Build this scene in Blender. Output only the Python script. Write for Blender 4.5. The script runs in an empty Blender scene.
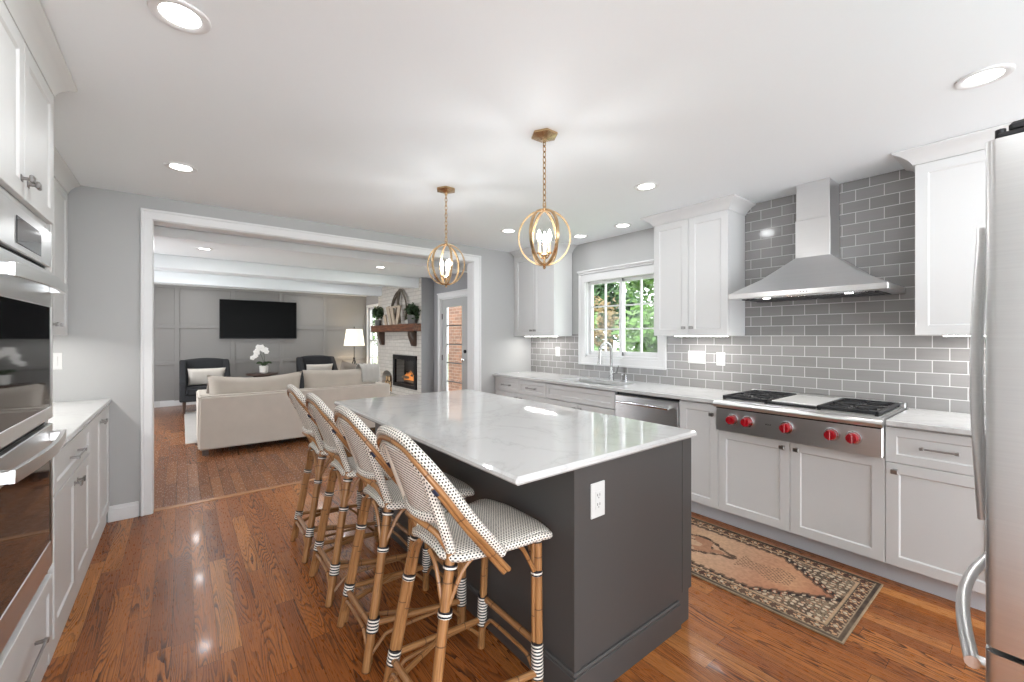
import bpy, math, random
from mathutils import Vector, Matrix
PI = math.pi
scn = bpy.context.scene
COL = scn.collection

# ------------------------------------------------------------------ camera
cam = bpy.data.cameras.new('camera')
cam.sensor_width = 36.0
cam.lens = 422.6 / 1024 * 36.0
cam.shift_y = -3.93 / 1024
cam.clip_start = 0.02
cam_o = bpy.data.objects.new('camera', cam)
COL.objects.link(cam_o)
cam_o.location = (0, 0, 1.37)
cam_o.rotation_euler = (PI / 2, 0, -0.6639)
scn.camera = cam_o

# ------------------------------------------------------------------ world, exposure
scn.view_settings.view_transform = 'Standard'
scn.view_settings.look = 'None'
scn.view_settings.gamma = 1
scn.view_settings.use_curve_mapping = False
scn.view_settings.exposure = 0.13
world = bpy.data.worlds.new('world')
scn.world = world
world.use_nodes = True
bg = world.node_tree.nodes['Background']
bg.inputs[0].default_value = (0.91, 0.955, 1.0, 1)
bg.inputs[1].default_value = 5.8

def lamp(name, kind, loc, power, color=(1, 1, 1), size=0.1, rot=(0, 0, 0), spot=None, sizey=None):
    l = bpy.data.lights.new(name, kind)
    l.energy = power
    l.color = color
    if kind == 'AREA':
        l.shape = 'RECTANGLE' if sizey else 'DISK'
        l.size = size
        if sizey:
            l.size_y = sizey
        if spot:
            l.spread = spot
    elif kind == 'SUN':
        l.angle = size
    else:
        l.shadow_soft_size = size
    o = bpy.data.objects.new(name, l)
    o.location = loc
    o.rotation_euler = rot
    COL.objects.link(o)
    return o

lamp('sun', 'SUN', (8, -4, 10), 4.0, (1, 0.96, 0.9), 0.02, (math.radians(-38), math.radians(-28), 0))
CAN_W = 3.2
UC_W = 4.4

# ------------------------------------------------------------------ node helpers
def mat(name, col=(0.8, 0.8, 0.8), rough=0.5, metal=0.0, spec=0.5, emis=None, estr=0, coat=0, trans=0, ior=1.45):
    m = bpy.data.materials.new(name)
    m.use_nodes = True
    b = m.node_tree.nodes['Principled BSDF']
    b.inputs['Base Color'].default_value = (*col, 1)
    b.inputs['Roughness'].default_value = rough
    b.inputs['Metallic'].default_value = metal
    b.inputs['Specular IOR Level'].default_value = spec
    b.inputs['Coat Weight'].default_value = coat
    b.inputs['Coat Roughness'].default_value = 0.08
    b.inputs['Transmission Weight'].default_value = trans
    b.inputs['IOR'].default_value = ior
    if emis:
        b.inputs['Emission Color'].default_value = (*emis, 1)
        b.inputs['Emission Strength'].default_value = estr
    return m

def srgb(r, g, b):
    f = lambda c: (c / 255 / 12.92) if c / 255 <= 0.04045 else ((c / 255 + 0.055) / 1.055) ** 2.4
    return (f(r), f(g), f(b))

class N:
    """tiny node-tree writer"""
    def __init__(s, m):
        s.t = m.node_tree
        s.b = s.t.nodes['Principled BSDF']
    def new(s, typ, **kw):
        n = s.t.nodes.new(typ)
        for k, v in kw.items():
            setattr(n, k, v)
        return n
    def put(s, sock, v):
        if isinstance(v, (int, float, tuple)):
            sock.default_value = v
        else:
            s.t.links.new(v, sock)
    def math(s, op, a, b=0.0, c=None):
        n = s.new('ShaderNodeMath', operation=op)
        s.put(n.inputs[0], a)
        s.put(n.inputs[1], b)
        if c is not None:
            s.put(n.inputs[2], c)
        return n.outputs[0]
    def xyz(s, v):
        n = s.new('ShaderNodeSeparateXYZ')
        s.t.links.new(v, n.inputs[0])
        return n.outputs
    def vec(s, x, y, z=0.0):
        n = s.new('ShaderNodeCombineXYZ')
        s.put(n.inputs[0], x); s.put(n.inputs[1], y); s.put(n.inputs[2], z)
        return n.outputs[0]
    def noise(s, v, scale, detail=2, rough=0.5, dist=0.0):
        n = s.new('ShaderNodeTexNoise')
        if v is not None:
            s.t.links.new(v, n.inputs['Vector'])
        n.inputs['Scale'].default_value = scale
        n.inputs['Detail'].default_value = detail
        n.inputs['Roughness'].default_value = rough
        n.inputs['Distortion'].default_value = dist
        return n.outputs[0]
    def white(s, v):
        n = s.new('ShaderNodeTexWhiteNoise', noise_dimensions='3D')
        s.t.links.new(v, n.inputs['Vector'])
        return n.outputs[0]
    def ramp(s, fac, stops):
        n = s.new('ShaderNodeValToRGB')
        s.t.links.new(fac, n.inputs[0])
        e = n.color_ramp.elements
        while len(e) < len(stops):
            e.new(0.5)
        for el, (p, c) in zip(e, stops):
            el.position = p
            el.color = (*c, 1) if len(c) == 3 else c
        return n.outputs[0]
    def mix(s, fac, a, b, mode='MIX'):
        n = s.new('ShaderNodeMix', data_type='RGBA', blend_type=mode)
        s.put(n.inputs[0], fac)
        for i, v in ((6, a), (7, b)):
            if isinstance(v, tuple):
                v = (*v, 1) if len(v) == 3 else v
            s.put(n.inputs[i], v)
        return n.outputs[2]
    def pos(s):
        return s.new('ShaderNodeNewGeometry').outputs['Position']
    def obj(s):
        return s.new('ShaderNodeTexCoord').outputs['Object']
    def uv(s):
        return s.new('ShaderNodeTexCoord').outputs['UV']
    def color(s, v):
        s.t.links.new(v, s.b.inputs['Base Color'])
    def rough(s, v):
        s.t.links.new(v, s.b.inputs['Roughness'])
    def bump(s, h, dist=0.002, strength=0.5):
        n = s.new('ShaderNodeBump')
        n.inputs['Distance'].default_value = dist
        n.inputs['Strength'].default_value = strength
        s.t.links.new(h, n.inputs['Height'])
        s.t.links.new(n.outputs[0], s.b.inputs['Normal'])

# ------------------------------------------------------------------ materials
M = {}
def paint(name, c, rough=0.5, bump=0.15):
    m = mat(name, c, rough)
    n = N(m)
    t = n.noise(n.pos(), 60, 3)
    n.color(n.mix(n.math('MULTIPLY', t, 0.06), c, tuple(x * 0.8 for x in c)))
    n.bump(t, 0.0006, bump)
    M[name] = m
    return m
paint('wall_grey', srgb(176, 176, 175), 0.6)
paint('wall_dark_grey', srgb(150, 150, 152), 0.6)
paint('panel_grey', srgb(142, 139, 136), 0.5)
paint('ceiling_white', srgb(236, 240, 242), 0.8)
paint('trim_white', srgb(222, 222, 222), 0.35, 0.05)
paint('cabinet_white', srgb(213, 213, 212), 0.5, 0.05)
paint('island_grey', srgb(74, 72, 71), 0.38, 0.05)
paint('toe_grey', srgb(196, 198, 202), 0.4, 0.05)
paint('outlet_white', srgb(208, 208, 206), 0.3, 0.0)
M['slot'] = mat('slot', (0.05, 0.05, 0.05), 0.6)
M['black'] = mat('black', (0.006, 0.006, 0.007), 0.35)
M['iron'] = mat('iron', (0.018, 0.018, 0.02), 0.45)
M['tv_screen'] = mat('tv_screen', (0.002, 0.002, 0.002), 0.3, spec=0.1)
M['dark_glass'] = mat('dark_glass', (0.012, 0.012, 0.013), 0.04, spec=0.8)
M['red'] = mat('red', (0.34, 0.003, 0.010), 0.25, coat=0.5)
M['chrome'] = mat('chrome', (0.75, 0.76, 0.78), 0.12, 1)
M['brushed_nickel'] = mat('brushed_nickel', (0.42, 0.42, 0.41), 0.25, 1)
M['griddle_steel'] = mat('griddle_steel', (0.82, 0.82, 0.81), 0.45, 0.7)
M['nickel'] = mat('nickel', (0.32, 0.31, 0.3), 0.28, 1)
M['black_metal'] = mat('black_metal', (0.03, 0.03, 0.032), 0.4, 0.6)
M['grille_dark'] = mat('grille_dark', (0.08, 0.08, 0.085), 0.4, 0.5)

m = M['steel'] = mat('steel', (0.74, 0.74, 0.74), 0.3, 1)
n = N(m)
o_ = n.xyz(n.pos())
t = n.noise(n.vec(n.math('MULTIPLY', o_[0], 2.0), n.math('MULTIPLY', o_[1], 2.0), n.math('MULTIPLY', o_[2], 260.0)), 1.0, 2)
n.rough(n.math('MULTIPLY_ADD', t, 0.06, 0.27))
n.color(n.mix(t, (0.70, 0.70, 0.70), (0.78, 0.78, 0.775)))

m = M['brass'] = mat('brass', srgb(196, 160, 112), 0.25, 0.9)
n = N(m)
t = n.noise(n.obj(), 40, 3)
n.color(n.mix(t, srgb(184, 152, 112), srgb(210, 182, 144)))

# kitchen and living room oak
def oak(name, stops, line_c, w, L, rough, lines=1.0):
    m = mat(name, (0.3, 0.15, 0.07), rough, coat=0.08, spec=0.28)
    n = N(m)
    p = n.xyz(n.pos())
    X = n.math('ADD', p[0], 50.0)
    Y = n.math('ADD', p[1], 50.0)
    xs = n.math('DIVIDE', X, w)
    ix = n.math('FLOOR', xs)
    r1 = n.white(n.vec(ix, 3.0, 1.0))
    ys = n.math('ADD', n.math('DIVIDE', Y, L), n.math('MULTIPLY', r1, 7.0))
    iy = n.math('FLOOR', ys)
    r2 = n.white(n.vec(ix, iy, 2.0))
    r3 = n.white(n.vec(ix, iy, 9.0))
    base = n.ramp(r2, stops)
    # contour lines of a stretched noise give cathedral grain
    jit = n.noise(n.vec(n.math('MULTIPLY', p[0], 55.0), n.math('MULTIPLY', p[1], 9.0), r2), 1.0, 2)
    g = n.noise(n.vec(n.math('MULTIPLY_ADD', p[0], 12.0, n.math('MULTIPLY', r2, 40.0)), n.math('MULTIPLY', p[1], 0.75), n.math('MULTIPLY', r3, 30.0)), 1.0, 1.0, 0.4, 0.15)
    g = n.math('MULTIPLY_ADD', jit, 0.022, g)
    ph = n.math('FRACT', n.math('MULTIPLY', g, 30.0))
    wob = n.noise(n.vec(n.math('MULTIPLY', p[0], 160.0), n.math('MULTIPLY', p[1], 20.0), 0.0), 1.0, 2)
    sm = n.new('ShaderNodeMapRange', interpolation_type='SMOOTHSTEP')
    n.put(sm.inputs[0], n.math('MULTIPLY_ADD', wob, 0.55, n.math('SUBTRACT', ph, 0.22)))
    sm.inputs[1].default_value = 0.45; sm.inputs[2].default_value = 1.0
    msk = n.new('ShaderNodeMapRange')
    n.put(msk.inputs[0], n.noise(n.vec(n.math('MULTIPLY_ADD', p[0], 9.0, n.math('MULTIPLY', r3, 20.0)), n.math('MULTIPLY', p[1], 1.6), r2), 1.0, 1))
    msk.inputs[1].default_value = 0.35; msk.inputs[2].default_value = 0.6
    msk.inputs[3].default_value = 0.25; msk.inputs[4].default_value = 1.0
    ln = n.math('MULTIPLY', sm.outputs[0], msk.outputs[0])
    pore = n.noise(n.vec(n.math('MULTIPLY', p[0], 420.0), n.math('MULTIPLY', p[1], 5.0), r2), 1.0, 2)
    c = n.mix(n.math('MULTIPLY', ln, 0.78 * lines), base, line_c)
    pr = n.new('ShaderNodeMapRange')
    n.put(pr.inputs[0], pore); pr.inputs[1].default_value = 0.42; pr.inputs[2].default_value = 0.72
    c = n.mix(n.math('MULTIPLY', pr.outputs[0], 0.38 * lines), c, line_c)
    # board gaps
    ex = n.math('ABSOLUTE', n.math('SUBTRACT', n.math('FRACT', xs), 0.5))
    ey = n.math('ABSOLUTE', n.math('SUBTRACT', n.math('FRACT', ys), 0.5))
    gx = n.math('GREATER_THAN', ex, 0.5 - 0.0011 / w)
    gy = n.math('GREATER_THAN', ey, 0.5 - 0.0011 / L)
    gap = n.math('MAXIMUM', gx, gy)
    c = n.mix(n.math('MULTIPLY', gap, 0.75), c, tuple(x * 0.3 for x in line_c))
    n.color(c)
    h = n.math('SUBTRACT', n.math('MULTIPLY', ln, -0.35), n.math('MULTIPLY', gap, 1.0))
    n.bump(h, 0.0008, 0.5)
    n.rough(n.math('MULTIPLY_ADD', wob, 0.14, rough - 0.05))
    M[name] = m
oak('oak_kitchen', [(0.0, srgb(148, 86, 42)), (0.35, srgb(166, 98, 48)), (0.7, srgb(180, 111, 56)), (1.0, srgb(200, 134, 76))], srgb(72, 38, 20), 0.083, 0.95, 0.27, 1.25)
oak('oak_living', [(0.0, srgb(124, 76, 47)), (0.5, srgb(136, 86, 54)), (1.0, srgb(152, 100, 64))], srgb(60, 36, 22), 0.083, 0.9, 0.24, 0.5)
m = M['oak_strip'] = mat('oak_strip', srgb(176, 122, 80), 0.25, coat=0.3)
n = N(m)
p = n.xyz(n.pos())
t = n.noise(n.vec(n.math('MULTIPLY', p[0], 6.0), n.math('MULTIPLY', p[1], 200.0), 0.0), 1.0, 3)
n.color(n.mix(t, srgb(150, 98, 60), srgb(196, 142, 98)))

m = M['quartz'] = mat('quartz', srgb(210, 210, 209), 0.05, spec=0.5)
n = N(m)
t1 = n.noise(n.pos(), 2.2, 5, 0.6, 1.2)
v = n.math('ABSOLUTE', n.math('SUBTRACT', t1, 0.5))
t = n.ramp(v, [(0.0, srgb(196, 195, 194)), (0.012, srgb(203, 203, 202)), (0.05, srgb(207, 207, 206))])
sp = n.noise(n.pos(), 140, 2)
n.color(n.mix(n.math('MULTIPLY', sp, 0.12), t, srgb(205, 203, 200)))

def bricks(name, c1, c2, cm, bw, bh, mort, axis, offx, offz, rough, bumpd, mrough=0.7):
    m = mat(name, c1, rough)
    n = N(m)
    p = n.xyz(n.pos())
    a = n.math('ADD', p[1] if axis == 'y' else p[0], offx)
    z = n.math('ADD', p[2], offz)
    br = n.new('ShaderNodeTexBrick')
    br.offset = 0.5
    n.put(br.inputs['Vector'], n.vec(a, z, 0.0))
    br.inputs['Scale'].default_value = 1.0
    br.inputs['Brick Width'].default_value = bw
    br.inputs['Row Height'].default_value = bh
    br.inputs['Mortar Size'].default_value = mort
    br.inputs['Mortar Smooth'].default_value = 0.1
    br.inputs['Bias'].default_value = 0.0
    br.inputs['Color1'].default_value = (*c1, 1)
    br.inputs['Color2'].default_value = (*c2, 1)
    br.inputs['Mortar'].default_value = (*cm, 1)
    w = n.noise(n.vec(n.math('MULTIPLY', a, 6.0), n.math('MULTIPLY', z, 60.0), 0.0), 1.0, 3)
    c = n.mix(n.math('MULTIPLY', w, 0.22), br.outputs[0], tuple(min(1, x * 1.7) for x in c1))
    n.color(c)
    n.rough(n.math('MULTIPLY_ADD', br.outputs[1], mrough - rough, rough))
    wv = n.noise(n.vec(n.math('MULTIPLY', a, 9.0), n.math('MULTIPLY', z, 9.0), 0.0), 1.0, 2)
    n.bump(n.math('ADD', n.math('MULTIPLY', br.outputs[1], -1.0), n.math('MULTIPLY', wv, 0.35)), bumpd, 0.6)
    M[name] = m
bricks('subway_tile', srgb(133, 131, 130), srgb(146, 144, 143), srgb(212, 211, 210), 0.1524, 0.078, 0.0022, 'y', -0.537 + 0.0762 + 15.24, -1.38 + 7.8, 0.13, 0.0016)
bricks('painted_brick', srgb(196, 190, 182), srgb(186, 180, 172), srgb(168, 162, 154), 0.21, 0.075, 0.007, 'y', 10.0, 10.0, 0.6, 0.012)
bricks('red_brick', srgb(132, 94, 72), srgb(98, 70, 56), srgb(140, 126, 110), 0.21, 0.075, 0.006, 'y', 10.0, 10.0, 0.8, 0.008)

# cane weaves: uv in metres
def weave(name, pu, pv, du, dv, base, dark, stripe=False):
    m = mat(name, base, 0.42)
    n = N(m)
    p = n.xyz(n.uv())
    v = n.math('DIVIDE', n.math('ADD', p[1], 5.0), pv)
    row = n.math('FLOOR', v)
    u = n.math('ADD', n.math('DIVIDE', n.math('ADD', p[0], 5.0), pu), n.math('MULTIPLY', n.math('MODULO', row, 2.0), 0.5))
    fu = n.math('ABSOLUTE', n.math('SUBTRACT', n.math('FRACT', u), 0.5))
    fv = n.math('ABSOLUTE', n.math('SUBTRACT', n.math('FRACT', v), 0.5))
    a = n.math('LESS_THAN', fv, dv)
    if not stripe:
        a = n.math('MULTIPLY', a, n.math('LESS_THAN', fu, du))
    else:
        a = n.math('MULTIPLY', a, n.math('LESS_THAN', fu, 0.47))
    n.color(n.mix(a, base, dark))
    h = n.math('ADD', n.math('MULTIPLY', n.math('COSINE', n.math('MULTIPLY', fv, 6.28)), -0.4), n.math('MULTIPLY', a, -0.5))
    n.bump(h, 0.0015, 0.6)
    M[name] = m
CW, CD = srgb(232, 226, 216), srgb(42, 35, 34)
weave('weave_dots', 0.0130, 0.0092, 0.24, 0.30, CW, CD)
weave('weave_seat', 0.0115, 0.0080, 0.27, 0.28, CW, CD)
weave('weave_stripe', 0.016, 0.0115, 0.3, 0.17, CW, srgb(70, 62, 56), True)
weave('weave_plain', 0.02, 0.004, 0.02, 0.05, srgb(222, 212, 198), srgb(170, 156, 140))
m = M['binding'] = mat('binding', CW, 0.4)
n = N(m)
p = n.xyz(n.uv())
f = n.math('FRACT', n.math('DIVIDE', n.math('ADD', p[0], 5.0), 0.0125))
n.color(n.mix(n.math('LESS_THAN', f, 0.5), CW, srgb(26, 28, 36)))
n.bump(n.math('SINE', n.math('MULTIPLY', f, 12.56)), 0.001, 0.5)
M['navy'] = mat('navy', srgb(30, 42, 66), 0.45)
m = M['rattan'] = mat('rattan', srgb(186, 138, 88), 0.38, coat=0.2)
n = N(m)
p = n.xyz(n.uv())
t = n.noise(n.vec(n.math('MULTIPLY', p[0], 9.0), n.math('MULTIPLY', p[1], 180.0), 0.0), 1.0, 3)
c = n.ramp(t, [(0.2, srgb(112, 74, 42)), (0.5, srgb(160, 114, 70)), (0.85, srgb(194, 148, 100))])
big = n.noise(n.obj(), 9, 2)
c = n.mix(n.math('MULTIPLY', big, 0.5), c, srgb(122, 80, 46))
kn = n.math('GREATER_THAN', n.math('ABSOLUTE', n.math('SUBTRACT', n.math('FRACT', n.math('DIVIDE', n.math('ADD', p[0], 5.03), 0.19)), 0.5)), 0.488)
n.color(n.mix(n.math('MULTIPLY', kn, 0.75), c, srgb(70, 42, 24)))
n.bump(kn, 0.0012, 0.5)

def fabric(name, c, scale=500, amt=0.35, rough=0.9):
    m = mat(name, c, rough, spec=0.2)
    n = N(m)
    t = n.noise(n.obj(), scale, 2)
    b = n.noise(n.obj(), 6, 3)
    n.color(n.mix(n.math('MULTIPLY', n.math('ADD', t, b), amt), c, tuple(x * 0.6 for x in c)))
    n.bump(t, 0.001, 0.4)
    M[name] = m
fabric('sofa_linen', srgb(222, 212, 200))
fabric('sofa_cushion', srgb(206, 196, 184))
fabric('charcoal_fabric', srgb(58, 58, 60))
fabric('pillow_cream', srgb(222, 214, 204))
fabric('pillow_taupe', srgb(148, 138, 128))
fabric('throw_grey', srgb(196, 192, 186))
fabric('rug_pale', srgb(196, 190, 184), 90)

m = M['dark_wood'] = mat('dark_wood', srgb(96, 58, 38), 0.5)
n = N(m)
p = n.xyz(n.pos())
t = n.noise(n.vec(n.math('MULTIPLY', p[0], 40.0), n.math('MULTIPLY', p[1], 5.0), n.math('MULTIPLY', p[2], 40.0)), 1.0, 4)
n.color(n.ramp(t, [(0.3, srgb(58, 32, 22)), (0.55, srgb(104, 62, 40)), (0.8, srgb(140, 92, 60))]))
n.bump(t, 0.003, 0.5)
M['walnut'] = mat('walnut', srgb(70, 52, 42), 0.35)
m = M['bark'] = mat('bark', srgb(96, 76, 58), 0.9)
n = N(m)
n.color(n.mix(n.noise(n.pos(), 14, 4), srgb(60, 46, 36), srgb(140, 120, 96)))
def leafm(name, c, c2):
    m = mat(name, c, 0.55)
    n = N(m)
    n.color(n.mix(n.noise(n.pos(), 5, 3), c, c2))
    M[name] = m
leafm('leaf_green', srgb(44, 86, 32), srgb(104, 136, 62))
leafm('leaf_dark', srgb(30, 66, 34), srgb(74, 112, 56))
leafm('leaf_warm', srgb(96, 92, 44), srgb(150, 120, 74))
leafm('leaf_house', srgb(40, 56, 36), srgb(72, 92, 60))
leafm('grass', srgb(84, 120, 60), srgb(124, 156, 84))
M['petal'] = mat('petal', srgb(245, 242, 238), 0.5)
M['pot_white'] = mat('pot_white', srgb(226, 222, 216), 0.35)
M['pot_grey'] = mat('pot_grey', srgb(92, 90, 88), 0.7)
M['driftwood'] = mat('driftwood', srgb(168, 152, 134), 0.8)
M['twig'] = mat('twig', srgb(92, 82, 70), 0.85)
M['patio'] = mat('patio', srgb(186, 180, 172), 0.8)
M['log'] = mat('log', srgb(120, 96, 74), 0.85)
M['log_end'] = mat('log_end', srgb(196, 164, 126), 0.8)
M['fire'] = mat('fire', (1, 0.35, 0.06), 0.5, emis=(1, 0.36, 0.1), estr=.22)
M['lamp_shade'] = mat('lamp_shade', srgb(240, 232, 218), 0.8, emis=(1, 0.88, 0.7), estr=0.75)
M['can_glow'] = mat('can_glow', (1, 1, 1), 0.5, emis=(1, 0.98, 0.95), estr=7)
M['strip_glow'] = mat('strip_glow', (1, 1, 1), 0.5, emis=(1, 0.98, 0.95), estr=9)
M['bulb_glow'] = mat('bulb_glow', (1, 1, 1), 0.5, emis=(1, 0.9, 0.76), estr=16)
M['candle'] = mat('candle', srgb(232, 220, 198), 0.5)
m = M['glass'] = bpy.data.materials.new('glass')
m.use_nodes = True
nt = m.node_tree
nt.nodes.remove(nt.nodes['Principled BSDF'])
tr = nt.nodes.new('ShaderNodeBsdfTransparent')
gl = nt.nodes.new('ShaderNodeBsdfGlossy')
gl.inputs['Roughness'].default_value = 0.02
fr = nt.nodes.new('ShaderNodeFresnel')
fr.inputs[0].default_value = 1.35
mx = nt.nodes.new('ShaderNodeMixShader')
geo = nt.nodes.new('ShaderNodeNewGeometry')
inv = nt.nodes.new('ShaderNodeMath'); inv.operation = 'SUBTRACT'; inv.inputs[0].default_value = 1.0
nt.links.new(geo.outputs['Backfacing'], inv.inputs[1])
mul = nt.nodes.new('ShaderNodeMath'); mul.operation = 'MULTIPLY'
nt.links.new(fr.outputs[0], mul.inputs[0]); nt.links.new(inv.outputs[0], mul.inputs[1])
nt.links.new(mul.outputs[0], mx.inputs[0])
nt.links.new(tr.outputs[0], mx.inputs[1])
nt.links.new(gl.outputs[0], mx.inputs[2])
nt.links.new(mx.outputs[0], nt.nodes['Material Output'].inputs[0])

# ------------------------------------------------------------------ mesh builder
class B:
    def __init__(s):
        s.v = []; s.f = []; s.uv = {}
    def add(s, vs, fs, uvs=None):
        k = len(s.v)
        s.v += [tuple(x) for x in vs]
        for i, f in enumerate(fs):
            if uvs:
                s.uv[len(s.f)] = uvs[i]
            s.f.append(tuple(k + j for j in f))
        return s
    def box(s, x0, x1, y0, y1, z0, z1, bev=0.0):
        x0, x1 = min(x0, x1), max(x0, x1)
        y0, y1 = min(y0, y1), max(y0, y1)
        z0, z1 = min(z0, z1), max(z0, z1)
        b = min(bev, (x1 - x0) * .45, (y1 - y0) * .45, (z1 - z0) * .45)
        if b <= 0:
            s.add([(x0, y0, z0), (x1, y0, z0), (x1, y1, z0), (x0, y1, z0), (x0, y0, z1), (x1, y0, z1), (x1, y1, z1), (x0, y1, z1)],
                  [(3, 2, 1, 0), (4, 5, 6, 7), (0, 1, 5, 4), (1, 2, 6, 5), (2, 3, 7, 6), (3, 0, 4, 7)])
            return s
        # chamfered box: 24 vertices
        c = [(x0, x1), (y0, y1), (z0, z1)]
        vs = []; idx = {}
        for i in (0, 1):
            for j in (0, 1):
                for k in (0, 1):
                    for a in range(3):
                        q = []
                        for ax, e in enumerate((i, j, k)):
                            w = c[ax][e]
                            if ax != a:
                                w += b if e == 0 else -b
                            q.append(w)
                        idx[(i, j, k, a)] = len(vs); vs.append(q)
        fs = []
        for a in range(3):
            o = [ax for ax in range(3) if ax != a]
            for e in (0, 1):
                lp = []
                for (p, q) in ((0, 0), (1, 0), (1, 1), (0, 1)):
                    t = [0, 0, 0]; t[a] = e; t[o[0]] = p; t[o[1]] = q
                    lp.append(idx[(*t, a)])
                flip = (e == 0) != (a == 1)
                fs.append(tuple(reversed(lp)) if flip else tuple(lp))
        for a in range(3):            # edges parallel to axis a
            o = [ax for ax in range(3) if ax != a]
            for p in (0, 1):
                for q in (0, 1):
                    lp = []
                    for (e, w) in ((0, o[0]), (0, o[1]), (1, o[1]), (1, o[0])):
                        t = [0, 0, 0]; t[a] = e; t[o[0]] = p; t[o[1]] = q
                        lp.append(idx[(*t, w)])
                    flip = (p == q) != (a == 1)
                    fs.append(tuple(lp) if not flip else tuple(reversed(lp)))
        for i in (0, 1):
            for j in (0, 1):
                for k in (0, 1):
                    lp = (idx[(i, j, k, 0)], idx[(i, j, k, 1)], idx[(i, j, k, 2)])
                    fs.append(lp if (i + j + k) % 2 == 1 else tuple(reversed(lp)))
        s.add(vs, fs)
        return s
    def prism(s, pts, axis, a0, a1):
        """extrude a 2-D outline along an axis; outline in the two other axes in order"""
        n = len(pts)
        o = [i for i in range(3) if i != axis]
        vs = []
        for a in (a0, a1):
            for p in pts:
                q = [0, 0, 0]; q[axis] = a; q[o[0]] = p[0]; q[o[1]] = p[1]; vs.append(q)
        fs = [tuple(range(n)), tuple(range(2 * n - 1, n - 1, -1))]
        for i in range(n):
            j = (i + 1) % n
            fs.append((i, i + n, j + n, j))
        s.add(vs, fs)
        return s
    def tube(s, path, r, seg=10, cap=True, closed=False, flat=1.0):
        P = [Vector(p) for p in path]
        n = len(P)
        R = r if isinstance(r, (list, tuple)) else [r] * n
        T = []
        for i in range(n):
            if closed:
                t = P[(i + 1) % n] - P[i - 1]
            else:
                t = P[min(i + 1, n - 1)] - P[max(i - 1, 0)]
            T.append(t.normalized())
        up = Vector((0, 0, 1)) if abs(T[0].z) < 0.9 else Vector((1, 0, 0))
        u = (up - T[0] * up.dot(T[0])).normalized()
        vs = []; L = [0.0]
        for i in range(n):
            if i:
                u = (u - T[i] * u.dot(T[i])).normalized()
                L.append(L[-1] + (P[i] - P[i - 1]).length)
            w = T[i].cross(u)
            for k in range(seg):
                a = 2 * PI * k / seg
                vs.append(P[i] + (u * math.cos(a) + w * math.sin(a) * flat) * R[i])
        fs = []; uvs = []
        m_ = n if closed else n - 1
        LL = L + [L[-1] + (P[0] - P[-1]).length]
        per = 2 * PI * (sum(R) / len(R))
        for i in range(m_):
            j = (i + 1) % n
            for k in range(seg):
                k2 = (k + 1) % seg
                fs.append((i * seg + k, j * seg + k, j * seg + k2, i * seg + k2))
                uvs.append([(LL[i], per * k / seg), (LL[i + 1], per * k / seg), (LL[i + 1], per * (k + 1) / seg), (LL[i], per * (k + 1) / seg)])
        if cap and not closed:
            fs.append(tuple(range(seg))); uvs.append([(0, 0)] * seg)
            fs.append(tuple(range(n * seg - 1, (n - 1) * seg - 1, -1))); uvs.append([(0, 0)] * seg)
        # reversed so that normals point outwards
        fs = [tuple(reversed(f)) for f in fs]; uvs = [list(reversed(q)) for q in uvs]
        s.add(vs, fs, uvs)
        return s
    def cyl(s, c, r, h, axis=2, seg=24, r2=None):
        a = Vector(c); b = Vector(c); b[axis] += h
        return s.tube([a, b], [r, r if r2 is None else r2], seg)
    def lathe(s, c, prof, seg=24):
        vs = []; n = len(prof)
        for k in range(seg):
            a = 2 * PI * k / seg
            for (r, z) in prof:
                vs.append((c[0] + r * math.cos(a), c[1] + r * math.sin(a), c[2] + z))
        fs = []
        for k in range(seg):
            k2 = (k + 1) % seg
            for i in range(n - 1):
                fs.append((k * n + i, k2 * n + i, k2 * n + i + 1, k * n + i + 1))
        s.add(vs, fs)
        return s
    def ball(s, c, r, seg=14, rings=8, sq=(1, 1, 1)):
        vs = []; fs = []
        for i in range(rings + 1):
            t = PI * i / rings
            for k in range(seg):
                a = 2 * PI * k / seg
                vs.append((c[0] + sq[0] * r * math.sin(t) * math.cos(a), c[1] + sq[1] * r * math.sin(t) * math.sin(a), c[2] + sq[2] * r * math.cos(t)))
        for i in range(rings):
            for k in range(seg):
                k2 = (k + 1) % seg
                fs.append((i * seg + k, (i + 1) * seg + k, (i + 1) * seg + k2, i * seg + k2))
        s.add(vs, fs)
        return s
    def pillow(s, c, w, h, t, rot=(0, 0, 0), seg=14, sharp=0.35):
        """stuffed cushion: w along x, h along z, t along y, corners slightly pulled out"""
        R = Matrix.Rotation(rot[2], 3, 'Z') @ Matrix.Rotation(rot[0], 3, 'X') @ Matrix.Rotation(rot[1], 3, 'Y')
        vs = []; fs = []
        for side in (-1, 1):
            for i in range(seg + 1):
                for j in range(seg + 1):
                    a, b = 2 * i / seg - 1, 2 * j / seg - 1
                    th = (max(0, (1 - a ** 4)) * max(0, (1 - b ** 4))) ** sharp
                    k = 1 - 0.05 * (1 - abs(a) ** 2) * abs(b) ** 3 - 0.0
                    k2 = 1 - 0.05 * (1 - abs(b) ** 2) * abs(a) ** 3
                    p = R @ Vector((a * w / 2 * k2, side * t / 2 * th, b * h / 2 * k))
                    vs.append((p.x + c[0], p.y + c[1], p.z + c[2]))
        m_ = seg + 1
        for sd in (0, 1):
            for i in range(seg):
                for j in range(seg):
                    q = [sd * m_ * m_ + i * m_ + j, sd * m_ * m_ + (i + 1) * m_ + j, sd * m_ * m_ + (i + 1) * m_ + j + 1, sd * m_ * m_ + i * m_ + j + 1]
                    fs.append(tuple(q) if sd == 0 else tuple(reversed(q)))
        s.add(vs, fs)
        return s

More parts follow.
